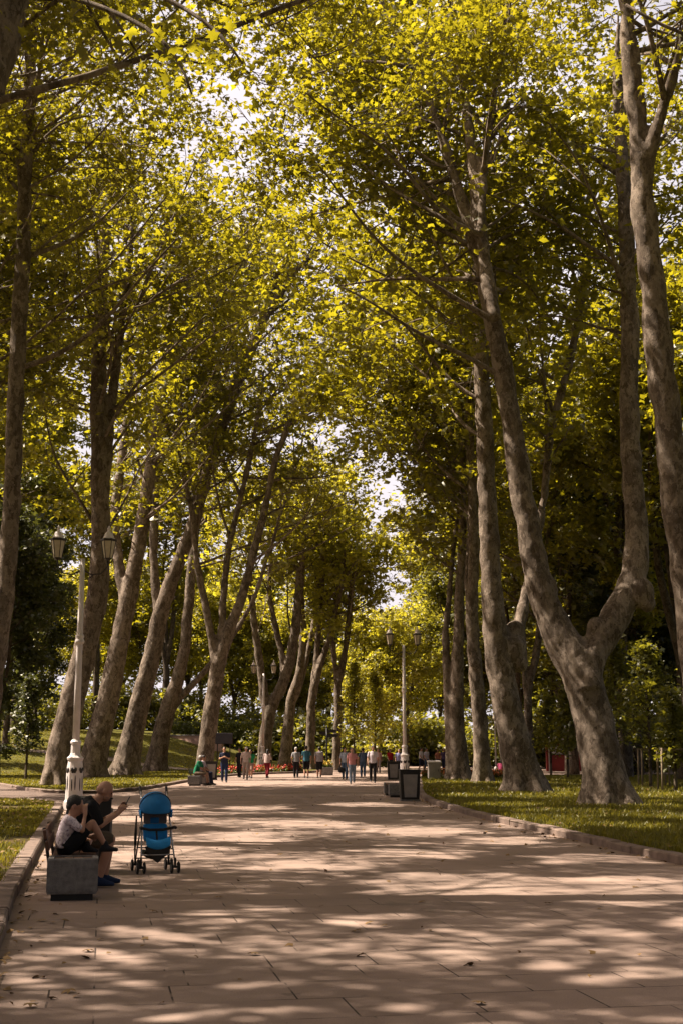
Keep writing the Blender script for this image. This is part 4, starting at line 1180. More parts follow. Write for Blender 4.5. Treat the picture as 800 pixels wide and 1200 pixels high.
bench.location = (BX, BY, 0); bench.rotation_euler = (0, 0, PDIR)
b2 = copy_tree(bench); g = gnd(227, 921); b2.location = (g[0], g[1], 0); b2.rotation_euler = (0, 0, R(-9))
b2['label'] = 'wooden bench with concrete ends where the green-shirted person sits'
b3 = copy_tree(bench); g = gnd(461, 934.5); b3.location = (g[0], g[1], 0); b3.rotation_euler = (0, 0, R(180 + 3)); b3.location.y += 2.3
b3['label'] = 'empty wooden bench with concrete ends between two black bins by the right lawn'

# seated figures; local frame x right, y forward; forward points at the path
def seat_at(along, across=0.0, src=bench):
    a = src.rotation_euler[2]
    v = Matrix.Rotation(a, 3, 'Z') @ Vector((across, along, 0))
    return (src.location.x + v.x, src.location.y + v.y, 0.0), a - math.pi / 2

def seated_man():
    loc, rz = seat_at(1.50, -.08)
    root = empty('person', loc, rz); tag(root, 'balding man in black shirt and khaki shorts hunched over his phone on the bench', 'person')
    J = dict(pelvis=V3(0, .0, .56), waist=V3(0, .05, .70), chest=V3(0, .15, .85), upper=V3(0, .26, .96), neck=V3(0, .32, 1.02))
    J['hip'] = [V3(-.09, .03, .53), V3(.09, .03, .53)]
    J['knee'] = [V3(-.15, .47, .54), V3(.13, .48, .545)]
    J['ank'] = [V3(-.13, .43, .09), V3(.17, .36, .09)]
    J['toe'] = [V3(-.13, .58, .035), V3(.22, .51, .035)]
    J['sho'] = [V3(-.19, .25, .945), V3(.19, .25, .945)]
    J['elb'] = [V3(-.21, .36, .72), V3(.22, .36, .72)]
    J['wri'] = [V3(-.07, .57, .86), V3(.09, .57, .85)]
    J['hdir'] = [V3(.1, .55, .8), V3(-.3, .6, .75)]
    person_parts(root, J, (V3(0, .40, 1.105), V3(0, 1, -.5), V3(0, .40, 1)), dict(top=C((.012, .012, .014)), bottom=C((.085, .065, .045)), leg=.92, sleeve=.85, hair='bald', near=True, shoe=C((.018, .03, .07)), build=1.08, belly=True), .0085)
    # cropped stubble round the back of the skull
    p = MB(); Mx = Euler((0, 0, 0)).to_matrix()
    f = norm(V3(0, 1, -.5)); x = V3(1, 0, 0); u = np.cross(x, f)
    HM = np.stack([x, f, u], 1)
    p.ell(V3(0, .40, 1.105) + HM @ V3(0, -.022, -.004), V3(.0795, .088, .072), HM)
    link('hair', p.blob(.01, 2, .4), M['stubble'], root)
    p = MB(); p.ell(V3(0, .40, 1.105) + HM @ V3(0, .036, -.062), V3(.057, .062, .050), HM)
    link('beard', p.blob(.01, 2, .4), M['stubble'], root)
    ph = MB(); ph.box((0, 0, 0), (.075, .011, .15))
    m = Matrix.Rotation(R(38), 3, 'X')
    o = ph.build('phone', M['black'], None, bevel=.006)
    W = Matrix.Translation(loc) @ Matrix.Rotation(rz, 4, 'Z') @ Matrix.Translation((.0, .665, .975)) @ Matrix.Rotation(R(-28), 4, 'X')
    o.matrix_world = W
    tag(o, 'black phone held up in both hands by the man on the bench', 'phone')
M['stubble'] = plain('stubble', (0.27, 0.145, 0.098), .8, .3, 80, bmp=.3)
seated_man()

def seated_boy():
    loc, rz = seat_at(.74, -.11)
    root = empty('person', loc, rz); tag(root, 'dark-haired boy in patterned white shirt with one knee drawn up on the bench', 'person')
    J = dict(pelvis=V3(0, 0, .53), waist=V3(0, .0, .62), chest=V3(0, .03, .735), upper=V3(0, .05, .815), neck=V3(0, .075, .865))
    J['hip'] = [V3(-.065, .04, .515), V3(.065, .04, .515)]
    J['knee'] = [V3(-.20, .27, .58), V3(.075, .30, .775)]
    J['ank'] = [V3(-.02, .25, .52), V3(.07, .45, .53)]
    J['toe'] = [V3(.05, .33, .475), V3(.07, .58, .475)]
    J['sho'] = [V3(-.13, .045, .81), V3(.13, .045, .81)]
    J['elb'] = [V3(-.17, .14, .64), V3(.17, .19, .70)]
    J['wri'] = [V3(-.05, .27, .62), V3(.08, .215, .875)]
    J['hdir'] = [V3(.4, .8, .1), V3(-.45, -.1, .8)]
    person_parts(root, J, (V3(0, .10, .965), V3(.05, 1, -.35), V3(0, .35, 1)), dict(top=patterned_cloth(), bottom=C((.012, .012, .014)), leg=.62, sleeve=.75, hair='short', near=True, shoe=C((.02, .02, .025)), build=.74, head=.95, foot=.78), .0085)
seated_boy()

def sitter(label, along, top, bottom, src, lean=.12, leg=1.0, hair='short', haircol=None, sleeve=.7):
    loc, rz = seat_at(along, -.08, src)
    root = empty('person', loc, rz); tag(root, label, 'person')
    J = dict(pelvis=V3(0, 0, .56), waist=V3(0, .02, .71), chest=V3(0, .02 + lean * .6, .89), upper=V3(0, lean, 1.03), neck=V3(0, lean + .02, 1.11))
    J['hip'] = [V3(-.09, .03, .53), V3(.09, .03, .53)]
    J['knee'] = [V3(-.13, .46, .53), V3(.12, .47, .53)]
    J['ank'] = [V3(-.13, .48, .09), V3(.13, .60, .09)]
    J['toe'] = [V3(-.13, .63, .035), V3(.14, .75, .04)]
    J['sho'] = [V3(-.185, lean, 1.02), V3(.185, lean, 1.02)]
    J['elb'] = [V3(-.22, .12 + lean, .76), V3(.22, .12 + lean, .76)]
    J['wri'] = [V3(-.1, .36, .66), V3(.1, .36, .66)]
    person_parts(root, J, (V3(0, lean + .05, 1.21), V3(0, 1, -.1), V3(0, .1, 1)), dict(top=top, bottom=bottom, leg=leg, hair=hair, haircol=haircol or M['hair'], sleeve=sleeve), .013)
sitter('grey-haired person in a green shirt and shorts sitting on the far left bench', .75, C((.015, .17, .085)), C((.20, .15, .11)), b2, .14, .9, haircol=M['greyhair'])
sitter('person in a pale top and dark trousers sitting behind the green-shirted one', 1.45, C((.36, .32, .38)), navy, b2, .1)

# person sitting on the lawn, and the cloth they sit on
def lawn_sitter():
    x, y = gnd(587, 908)[:2]
    root = empty('person', (x, y, .1), R(-20)); tag(root, 'person in a pink top sitting on the grass between the right trunks', 'person')
    J = dict(pelvis=V3(0, 0, .11), waist=V3(0, -.03, .25), chest=V3(0, -.02, .43), upper=V3(0, .0, .57), neck=V3(0, .02, .65))
    J['hip'] = [V3(-.09, .05, .10), V3(.09, .05, .10)]; J['knee'] = [V3(-.2, .36, .36), V3(.2, .36, .36)]
    J['ank'] = [V3(-.1, .55, .08), V3(.1, .55, .08)]; J['toe'] = [V3(-.1, .68, .03), V3(.1, .68, .03)]
    J['sho'] = [V3(-.18, 0, .56), V3(.18, 0, .56)]; J['elb'] = [V3(-.25, .14, .36), V3(.25, .14, .36)]; J['wri'] = [V3(-.12, .36, .38), V3(.12, .36, .38)]
    person_parts(root, J, (V3(0, .05, .75), V3(0, 1, -.1), V3(0, .1, 1)), dict(top=C((.40, .07, .16)), bottom=navy, hair='long'), .014)
lawn_sitter()

# black bag carried by the person in pale blue
def bag():
    g = gnd(400.2, 914)
    root = empty('shoulder_bag', (g[0], g[1] - .02, .42)); tag(root, 'black bag hanging from the hand of the person in pale blue', 'bag')
    b = MB(); b.loft([((0, 0, -.04), V3(.10, 0, 0), V3(0, .05, 0)), ((0, 0, .02), V3(.19, 0, 0), V3(0, .09, 0)), ((0, 0, .18), V3(.18, 0, 0), V3(0, .085, 0)), ((0, 0, .27), V3(.13, 0, 0), V3(0, .03, 0))])
    b.build('pouch', M['black'], root, smooth=True)
    b = MB(); b.tube([(-.11, 0, .25), (-.07, 0, .40), (.02, 0, .45), (.10, 0, .40), (.12, 0, .25)], .012, 8); b.build('strap', M['black'], root, smooth=True)
bag()

# ------------------------------------------------------------------ pushchair
def stroller():
    g = gnd(178, 1024)
    root = empty('pushchair', (g[0], g[1] + .28, 0), R(17)); tag(root, 'blue folding pushchair with dark hood and grey tube frame beside the man', 'pushchair')
    # local: -y faces the viewer
    for s in (-1, 1):
        b = MB()
        b.tube([(s * .225, -.26, .13), (s * .205, -.14, .36), (s * .185, .05, .72), (s * .175, .17, .93), (s * .175, .25, 1.03)], .011, 10); b.build('frame_tube', M['steel'], root, smooth=True)
        b = MB(); b.tube([(s * .20, -.02, .60), (s * .215, .12, .36), (s * .225, .24, .13)], .011, 10); b.build('rear_leg', M['steel'], root, smooth=True)
        b = MB(); b.cap((s * .175, .24, 1.00), .018, (s * .18, .32, 1.09), .017); b.build('handle', M['rubber'], root, smooth=True)
        b = MB(); b.tube([(s * .195, -.04, .56), (s * .225, -.16, .585), (s * .225, -.24, .58)], .02, 8); b.build('armrest', M['rubber'], root, smooth=True)
        for (yy, sp) in ((-.27, .045), (.25, .04)):
            f = MB(); f.cap((s * .225, yy + .01, .18), .018, (s * .225, yy, .085), .014); f.box((s * .225, yy, .08), (sp * 1.6, .022, .03)); f.build('wheel_fork', M['rubber'], root)
            for q in (-1, 1):
                w = MB(); cx = s * .225 + q * sp
                w.add(*lathe_x((cx, yy, .075), [(.018, -.012), (.05, -.009), (.05, .009), (.018, .012)], 20)); wo = w.build('wheel', M['metal_grey'], root, smooth=False)
                t = MB(); t.add(*torus_x((cx, yy, .075), .060, .0155)); t.build('tyre', M['rubber'], wo, smooth=True)
    # cross struts
    b = MB(); b.tube([(-.215, .1, .31), (.215, -.16, .31)], .009, 8); b.tube([(.215, .1, .325), (-.215, -.16, .325)], .009, 8); b.tube([(-.222, -.225, .235), (.222, -.225, .235)], .01, 8); b.build('cross_strut', M['steel'], root, smooth=True)
    b = MB(); b.tube([(-.225, .235, .16), (.225, .235, .16)], .009, 8); b.build('axle', M['steel'], root, smooth=True)
    # seat
    def shell(name, rows, mat, th=.018):
        A = np.array(rows, float); n, m, _ = A.shape
        me = MB()
        V = A.reshape(-1, 3); Fc = [(i * m + j, i * m + j + 1, (i + 1) * m + j + 1, (i + 1) * m + j) for i in range(n - 1) for j in range(m - 1)]
        me.add(V, Fc); o = me.build(name, mat, root, smooth=True)
        sd = o.modifiers.new('s', 'SOLIDIFY'); sd.thickness = th; sd.offset = 0
        ss = o.modifiers.new('ss', 'SUBSURF'); ss.levels = 1; ss.render_levels = 1
        return o
    us = np.linspace(-1, 1, 9)
    shell('seat', [[(u * .165, yy, z + .05 * u * u) for u in us] for yy, z in ((.06, .38), (-.05, .37), (-.15, .40), (-.225, .42), (-.255, .375), (-.25, .30))], M['lightblue'], .025)
    shell('backrest', [[(u * .165, yy - .06 * u * u, z) for u in us] for yy, z in ((.05, .39), (.08, .47), (.11, .55), (.13, .62))], M['lightblue'], .025)
    shell('headrest', [[(u * .16, yy - .07 * u * u, z) for u in us] for yy, z in ((.12, .615), (.14, .68), (.16, .76), (.17, .86))], M['tan'], .02)
    b = MB(); b.box((0, .118, .66), (.12, .016, .075), Matrix.Rotation(R(-14), 3, 'X')); b.build('window', M['blue'], root, bevel=.006)
    # hood: fabric on hoops hinged at both sides, drawn forward over the headrest
    def hp_(u, el): return (.212 * math.sin(R(86) * u), .12 - .25 * math.cos(R(86) * u) ** .8 * math.cos(R(el)), .79 + .255 * math.cos(R(86) * u) ** .8 * math.sin(R(el)))
    shell('hood', [[hp_(u, el) for u in np.linspace(-1, 1, 13)] for el in (-10, 8, 24, 42, 60, 78, 96, 116, 140)], M['blue'], .008)
    b = MB()
    for el in (-11, 60): b.tube([tuple(np.array(hp_(u, el)) * (1.012 if el == 60 else 1.0)) for u in np.linspace(-1, 1, 15)], .006, 8)
    b.build('hood_rim', M['rubber'], root, smooth=True)
    for q in (-1, 1):
        b = MB(); b.loft([((q * .205, .02, .70), V3(.012, 0, 0), V3(0, .06, 0)), ((q * .212, .05, .80), V3(.012, 0, 0), V3(0, .09, 0))]); b.build('hood_side', M['lightblue'], root, smooth=True)
    b = MB(); b.tube([(-.19, -.10, .57), (-.09, -.05, .545), (.09, -.05, .545), (.19, -.10, .57)], .018, 8); b.tube([(0, -.05, .545), (0, -.10, .47), (0, -.15, .42)], .014, 8); b.build('harness', M['rubber'], root, smooth=True)
    shell('basket', [[(u * .17, -.20 + .40 * (i / 4), .30 - .15 * math.sin(math.pi * (i / 4) * .9 + .15) * (1 - .45 * u * u)) for u in us] for i in range(5)], M['black'], .012)
    shell('basket_front', [[(u * (.185 - .05 * t), -.235 + .02 * t, .35 - t * (.23 - .13 * abs(u))) for u in us] for t in np.linspace(0, 1, 5)], M['black'], .012)
    # closed strap / umbrella hanging down the man's side of the frame
    b = MB(); b.tube([(-.235, .18, .72), (-.245, .16, .45), (-.25, .15, .17)], [.010, .02, .008], 8); u = b.build('side_strap', M['rubber'], root, smooth=True)

def lathe_x(c, prof, n):
    ang = np.arange(n) * 2 * math.pi / n
    V = []; Fc = []
    for (r, x) in prof:
        for a in ang: V.append((c[0] + x, c[1] + r * math.cos(a), c[2] + r * math.sin(a)))
    for i in range(len(prof) - 1):
        for j in range(n): Fc.append((i * n + j, i * n + (j + 1) % n, (i + 1) * n + (j + 1) % n, (i + 1) * n + j))
    Fc.append(tuple(range(n - 1, -1, -1))); Fc.append(tuple((len(prof) - 1) * n + j for j in range(n)))
    return V, Fc
def torus_x(c, Rr, r, n=24, m=8):
    V = []; Fc = []
    for i in range(n):
        a = 2 * math.pi * i / n
        for j in range(m):
            b = 2 * math.pi * j / m; q = Rr + r * math.cos(b)
            V.append((c[0] + r * math.sin(b), c[1] + q * math.cos(a), c[2] + q * math.sin(a)))
    for i in range(n):
        for j in range(m): Fc.append((i * m + j, i * m + (j + 1) % m, ((i + 1) % n) * m + (j + 1) % m, ((i + 1) % n) * m + j))
    return V, Fc
stroller()

# ------------------------------------------------------------------ bins
def make_bin(label):
    root = empty('litter_bin', (0, 0, 0)); tag(root, label, 'bin', 'black framed litter bins')
    w, d, h = .64, .50, .95
    b = MB(); b.lathe((0, 0, 0), [(.36, .05), (.40, .07), (.455, h - .03), (.455, h)], 4, 1, d / w, R(45)); b.build('frame', M['black'], root, bevel=.01)
    for s in (-1, 1):
        b = MB(); b.add([(-.185, s * .255, .12), (.185, s * .255, .12), (.225, s * .272, h - .13), (-.225, s * .272, h - .13),
                         (-.185, s * .19, .12), (.185, s * .19, .12), (.225, s * .19, h - .13), (-.225, s * .19, h - .13)],
                        [(0, 1, 2, 3), (4, 7, 6, 5), (0, 4, 5, 1), (1, 5, 6, 2), (2, 6, 7, 3), (3, 7, 4, 0)]); b.build('panel', M['metal_grey'], root, bevel=.006)
    b = MB(); b.box((0, 0, h + .012), (.67, .53, .026)); b.build('top_rim', M['black'], root, bevel=.006)
    b = MB(); b.box((0, 0, .026), (.62, .46, .052)); b.build('plinth', M['concrete'], root, bevel=.006)
    return root
bn = make_bin('black litter bin with grey panel at the near end of the right bench')
g = gnd(480, 939); bn.location = (g[0], g[1] + .25, 0); bn.rotation_euler = (0, 0, R(4))
for (px, py, rz, lab) in [(460.5, 914, 2, 'black litter bin with grey panel at the far end of the right bench'), (248, 914, 5, 'black litter bin standing past the sitters on the far left bench')]:
    c = copy_tree(bn); g = gnd(px, py); c.location = (g[0], g[1], 0); c.rotation_euler = (0, 0, R(rz)); c['label'] = lab
c = copy_tree(bn); v = seat_at(3.35, .0)[0]; c.location = (v[0] + .17, v[1], 0); c.rotation_euler = (0, 0, PDIR + math.pi / 2); c['label'] = 'black litter bin half hidden behind the man on the bench'

# ------------------------------------------------------------------ lamps
def make_lamp(label):
    root = empty('street_lamp', (0, 0, 0)); tag(root, label, 'street lamp', 'white twin-lantern lamp posts')
    b = MB(); b.lathe((0, 0, 0), [(.27, -.1), (.27, .10), (.25, .13), (.235, .16), (.225, .95), (.19, 1.18), (.215, 1.22), (.225, 1.27), (.16, 1.33), (.13, 1.40), (.125, 1.62), (.15, 1.66), (.15, 1.70), (.105, 1.76)], 12); ba = b.build('base', M['metal_white'], root, smooth=False, bevel=0)
    b = MB()
    for i in range(6):                        # cast openwork on the base panels: a tulip with two stems
        a = 2 * math.pi * (i + .5) / 6; u = np.array([-math.sin(a), math.cos(a), 0]); n = np.array([math.cos(a), math.sin(a), 0])
        def disc(cu, cz, ru, rz):
            rad = .222 - .0 * cz + .004
            c = n * (rad - .012) + u * cu + np.array([0, 0, cz])
            Mx = np.stack([u, np.array([0, 0, 1.0]), n], 1)
            b.ell(c, (ru, rz, .016), Mx, 10, 5)
        disc(0, .92, .07, .075); disc(-.05, .96, .035, .06); disc(.05, .96, .035, .06)
        disc(-.045, .55, .02, .20); disc(.045, .60, .02, .22); disc(0, .26, .045, .05)
    b.build('ornament', M['dark_metal'], ba, smooth=True)
    b = MB(); b.tube([(0, 0, 1.7), (0, 0, 3.5), (0, 0, 4.6), (0, 0, 6.75)], [.098, .088, .082, .066], 14); b.lathe((0, 0, 4.35), [(.085, 0), (.12, .03), (.135, .08), (.12, .13), (.10, .16), (.12, .20), (.12, .24), (.085, .30)], 14); b.build('post', M['metal_white'], root, smooth=True)
    for s in (-1, 1):
        b = MB(); b.tube([(0, 0, 6.45), (s * .25, 0, 6.30), (s * .52, 0, 6.33), (s * .68, 0, 6.52), (s * .70, 0, 6.70)], [.022, .02, .02, .018, .018], 8)
        b.tube([(0, 0, 6.15), (s * .18, 0, 6.18), (s * .30, 0, 6.28)], .014, 8); b.build('arm', M['dark_metal'], root, smooth=True)
        b = MB(); x = s * .70
        b.lathe((x, 0, 6.70), [(.03, 0), (.09, .03), (.12, .07)], 6); b.lathe((x, 0, 6.70), [(.20, .545), (.235, .57), (.235, .60), (.19, .62)], 6)
        for i in range(6):
            a = 2 * math.pi * i / 6; b.tube([(x + .122 * math.cos(a), .122 * math.sin(a), 6.765), (x + .205 * math.cos(a), .205 * math.sin(a), 7.255)], .011, 6)
        ln = b.build('lantern', M['dark_metal'], root)
        b = MB(); b.lathe((x, 0, 6.70), [(.112, .065), (.195, .55)], 6); b.build('glass', M['glass'], ln)
        b = MB(); b.lathe((x, 0, 6.70), [(.195, .61), (.15, .66), (.12, .73), (.105, .78), (.04, .83), (.035, .87), (.05, .90), (.012, .99)], 12); b.build('cap', M['metal_white'], ln, smooth=True)
    return root
lamp = make_lamp('white cast-iron twin-lantern lamp post with ornate base behind the bench')
x, y = at(86.5, 945, 35.5)[:2]; lamp.location = (x, y, .1); lamp.rotation_euler = (0, 0, R(4))
for (px, py, Y, rz, lab) in [(474, 913, 65, 2, 'white twin-lantern lamp post rising behind the right-hand bench'), (308, 904, 90, 0, 'white twin-lantern lamp post among the left trunks, farthest away')]:
    c = copy_tree(lamp); p = at(px, py, Y); c.location = (p[0], p[1], .05); c.rotation_euler = (0, 0, R(rz)); c['label'] = lab
# small globe lamp far right
def globe_lamp():
    x, y = spot(574, 92)
    root = empty('street_lamp', (x, y, .1)); tag(root, 'slim pale post with a small globe light far behind the right trunks', 'street lamp')
    b = MB(); b.tube([(0, 0, -.1), (0, 0, 2), (0, 0, 3.5)], [.06, .05, .04], 10); b.lathe((0, 0, 0), [(.12, 0), (.12, .2), (.07, .3)], 10); b.build('post', M['metal_white'], root, smooth=True)
    b = MB(); b.lathe((0, 0, 3.5), [(.05, 0), (.13, .08), (.17, .2), (.13, .32), (.04, .38)], 14); b.build('globe', M['glass'], root, smooth=True)
    b = MB(); b.lathe((0, 0, 3.82), [(.15, 0), (.12, .06), (.02, .12)], 14); b.build('cap', M['metal_white'], root, smooth=True)
globe_lamp()

# ------------------------------------------------------------------ signs, cabinet, planter, flower beds, kiosk, wall
def info_board():
    p = gnd(262, 907)
    root = empty('information_board', (p[0], p[1], .1), R(-4)); tag(root, 'slate grey information board on two posts behind the far left bench', 'sign')
    for s in (-.42, .42):
        b = MB(); b.box((s, 0, 1.0), (.07, .07, 2.6)); b.build('post', M['dark_metal'], root, bevel=.006)
    b = MB(); b.box((0, -.06, 2.2), (1.15, .05, .66)); b.build('panel', plain('slate_panel', (.05, .05, .075), .4, .2, 4), root, bevel=.008)
    b = MB(); b.box((0, -.06, 2.2), (1.21, .035, .72)); b.build('panel_frame', M['dark_metal'], root, bevel=.006)
info_board()
def finger_post():
    x, y = spot(383.5, 92)
    root = empty('finger_post', (x, y, .1)); tag(root, 'black finger post with stacked direction plates beyond the three walking men', 'sign')
    b = MB(); b.tube([(0, 0, -.1), (0, 0, 1.5), (0, 0, 3.0)], .06, 10); b.lathe((0, 0, 3.0), [(.06, 0), (.09, .05), (.02, .16)], 10); b.build('post', M['black'], root, smooth=True)
    for z, s, L in ((2.75, 1, .62), (2.45, 1, .70), (2.62, -1, .45)):
        b = MB(); V = [(0.05 * s, -.02, z - .11), (L * s, -.02, z - .11), ((L + .12) * s, -.02, z), (L * s, -.02, z + .11), (.05 * s, -.02, z + .11)]
        V = V + [(a, .02, c) for a, _, c in V]
        b.add(V, [(0, 1, 2, 3, 4), (9, 8, 7, 6, 5)] + [(i, (i + 1) % 5 + 0, (i + 1) % 5 + 5, i + 5) for i in range(5)]); b.build('plate', M['black'], root)
finger_post()
def cabinet():
    p = gnd(508.5, 916)
    root = empty('utility_cabinet', (p[0], p[1] + .2, .1), R(5)); tag(root, 'grey metal utility cabinet on the lawn edge beside the old hollow tree', 'cabinet')
    b = MB(); b.box((0, 0, .42), (.58, .40, .84), None, 1.05); b.build('body', M['metal_grey2'], root, bevel=.012)
    b = MB(); b.box((0, -.02, .885), (.68, .50, .07), Matrix.Rotation(R(8), 3, 'X')); b.build('lid', M['roof'], root, bevel=.012)
    b = MB(); b.box((0, -.207, .42), (.48, .012, .66)); d = b.build('door', M['metal_grey2'], root, bevel=.004)
    b = MB(); b.box((.19, -.222, .45), (.025, .02, .10)); b.build('handle', M['dark_metal'], d, bevel=.003)
M['metal_grey2'] = plain('cabinet_grey', (.25, .23, .21), .6, .15, 4)
cabinet()
def bed_mesh(pts, h, rng, n_l, n_f, lf):
    pass
def flower_bed(label, poly, mat, seed, n=700, h=.35):
    """poly: centre line points (x, y) with half width"""
    rng = np.random.default_rng(seed)
    P = np.array(poly, float)
    c = P[:, :2].mean(0)
    root = empty('flower_bed', (c[0], c[1], .1)); tag(root, label, 'flower bed', 'flower beds at the lawn edges')
    t = rng.random(n) * (len(P) - 1); i = t.astype(int); f = t - i
    q = P[i] * (1 - f)[:, None] + P[np.minimum(i + 1, len(P) - 1)] * f[:, None]
    a = rng.random(n) * 6.28; rr = np.sqrt(rng.random(n)) * q[:, 2]
    B = np.stack([q[:, 0] + np.cos(a) * rr, q[:, 1] + np.sin(a) * rr, np.full(n, .10)], 1)
    hz = h * rng.uniform(.4, 1, n)
    Cc = np.repeat(B, 5, 0) + rng.normal(0, .08, (n * 5, 3)) + np.stack([np.zeros(n * 5), np.zeros(n * 5), np.abs(np.repeat(hz, 5)) * rng.random(n * 5)], 1)
    link('foliage', leaves_mesh('foliage', Cc, .14, rng, 'kite', .9, (c[0], c[1], .1)), M['plant'], root)
    k = rng.random(n) < .7
    Cf = np.repeat(B[k], 3, 0) + rng.normal(0, .07, (k.sum() * 3, 3)) + np.stack([np.zeros(k.sum() * 3), np.zeros(k.sum() * 3), np.repeat(hz[k], 3) * 1.05], 1)
    link('blossoms', leaves_mesh('blossoms', Cf, .13, rng, 'kite', .8, (c[0], c[1], .1)), mat, root)
flower_bed('long red flower bed at the kerb behind the man in the white cap', [(-7.2, 82, .7), (-6.2, 85, .8), (-4.6, 88, .8)], M['flower_red'], 1, 900)
flower_bed('red flower bed at the kerb behind the three men walking away', [(-4.2, 88.5, .7), (-3.2, 90, .7)], M['flower_red'], 2, 500)
flower_bed('orange and red flower bed beside the grey cabinet on the right lawn', [(5.6, 67.5, .5), (6.6, 68.5, .7), (8.6, 69, .7)], M['flower_orange'], 3, 800)
flower_bed('low orange flower bed beyond the grey cabinet, left part', [(4.6, 70.5, .4), (5.6, 71.5, .5)], M['flower_orange'], 4, 400)

def planter():
    p = gnd(383, 908.5)
    root = empty('stone_planter', (p[0], p[1], 0)); tag(root, 'square grey stone planter with yellow flowers beneath the finger post', 'planter')
    b = MB(); W = .42
    def ring(x, z): return [(-x, -x, z), (x, -x, z), (x, x, z), (-x, x, z)]
    b.rings([ring(W - .04, 0), ring(W, .45), ring(W, .5), ring(W - .06, .5), ring(W - .06, .44)]); b.build('box', M['concrete'], root, bevel=.01)
    rng = np.random.default_rng(3)
    B = np.stack([rng.uniform(-.36, .36, 260), rng.uniform(-.36, .36, 260), .45 + np.abs(rng.normal(0, .18, 260))], 1)
    link('plants', leaves_mesh('plants', B, .15, rng, 'kite', .9), M['plant'], root)
    B = np.stack([rng.uniform(-.36, .36, 120), rng.uniform(-.36, .36, 120), .62 + np.abs(rng.normal(0, .14, 120))], 1)
    link('blossoms', leaves_mesh('blossoms', B, .11, rng, 'kite', .9), M['flower_yellow'], root)
planter()

def kiosk():
    x, y = spot(660, 92)
    root = empty('kiosk', (x, y, .1), R(-8)); tag(root, 'low red kiosk with pale flat roof and dark open counter across the right lawn', 'kiosk')
    b = MB(); b.box((-.6, 0, 1.0), (2.4, 2.2, 2.0)); b.build('wall', M['red'], root, bevel=.02)
    b = MB(); b.box((1.35, .3, .95), (1.5, 1.6, 1.9)); b.build('counter', M['black'], root, bevel=.02)  # solid black standing in for the shade inside the open counter
    b = MB(); b.box((.35, -.2, 2.12), (4.2, 3.0, .12), Matrix.Rotation(R(4), 3, 'Y')); b.build('roof', M['roof'], root, bevel=.02)
    b = MB(); b.box((-.9, -1.115, 1.45), (1.1, .03, .6)); w = b.build('window', M['roof'], root, bevel=.01)
    b = MB(); b.box((-.9, -1.14, 1.12), (1.2, .06, .05)); b.build('sill', M['black'], w)
    for q in (-1.6, .3):
        b = MB(); b.box((q, -1.12, 1.0), (.07, .05, 1.98)); b.build('corner_post', M['roof'], root)
kiosk()
def wall_left():
    x0, y0 = spot(200, 128); x1, y1 = spot(266, 124)
    z = float(hill((x0 + x1) / 2, 123))
    root = empty('garden_wall', ((x0 + x1) / 2, (y0 + y1) / 2, z), math.atan2(y1 - y0, x1 - x0)); tag(root, 'low pink plastered garden wall at the top of the lawn slope', 'wall')
    L = math.hypot(x1 - x0, y1 - y0)
    b = MB(); b.box((0, 0, .2), (L, .35, 1.5)); b.build('masonry', M['pinkwall'], root)
    b = MB(); b.box((0, 0, 1.0), (L + .1, .5, .10)); b.build('coping', M['concrete'], root, bevel=.01)
wall_left()
def hedge():
    for (px0, px1, Y, h, lab, seed) in [(430, 470, 108, 1.0, 'clipped low green hedge closing the path behind the walkers', 1), (205, 300, 128, 1.6, 'dark hedge along the top of the pink garden wall', 2)]:
        rng = np.random.default_rng(seed)
        x0, y0 = spot(px0, Y); x1, y1 = spot(px1, Y)
        z = float(hill((x0 + x1) / 2, Y)) + .1
        n = 2600
        k = rng.random(n); P = np.stack([x0 + (x1 - x0) * k, y0 + (y1 - y0) * k + rng.uniform(-.5, .5, n), z + h * rng.random(n) ** .7 + (.9 if seed == 2 else 0)], 1)
        c = np.array([(x0 + x1) / 2, (y0 + y1) / 2, z])
        root = empty('hedge', c); tag(root, lab, 'hedge')
        link('foliage', leaves_mesh('foliage', P, .22, rng, 'kite', .9, c), M['plant'], root)
hedge()

# fallen leaves
rng = np.random.default_rng(12)
P = [fill_right(1500, 16, 60, 9), fill_left(1500)]
yy = 8 + 55 * rng.random(260); o = np.argsort(kr[:, 1]); P.append(np.stack([np.interp(yy, kr[o, 1], kr[o, 0]) - np.abs(rng.normal(0, .25, 260)) - .03, yy, np.full(260, -.05)], 1))
yy = 7 + 28 * rng.random(200); P.append(np.stack([np.interp(yy, kl[:, 1], kl[:, 0]) + np.abs(rng.normal(0, .25, 200)) + .03, yy, np.full(200, -.05)], 1))
P.append(np.stack([rng.uniform(-4, 5, 260), 7 + 40 * rng.random(260), np.full(260, -.05)], 1))
P = np.concatenate(P); P[:, 2] += .065
o = link('leaf_litter', leaves_mesh('leaf_litter', P, .075, rng, 'tri', .3), M['dryleaf']); tag(o, kind='stuff')
T, Fc = leaf_template('lobed')
lm = bpy.data.meshes.new('fallen_leaf'); lm.from_pydata((T * .15).tolist(), [], Fc.tolist()); lm.materials.append(M['dryleaf'])
for i, (px, py) in enumerate([(178, 1069), (84, 1163), (104, 1116), (492, 1001), (300, 1120), (560, 1178), (255, 1053), (420, 1092), (213, 946), (640, 1060), (35, 1180), (330, 1002)]):
    o = bpy.data.objects.new('fallen_leaf', lm); COL.objects.link(o); g = gnd(px, py)
    o.location = (g[0], g[1], .022); o.rotation_euler = (random.uniform(-.2, .2), random.uniform(-.2, .2), random.random() * 6.28)
    tag(o, 'small dry brown leaf lying on the paving', 'fallen leaf', 'dry leaves scattered on the path')

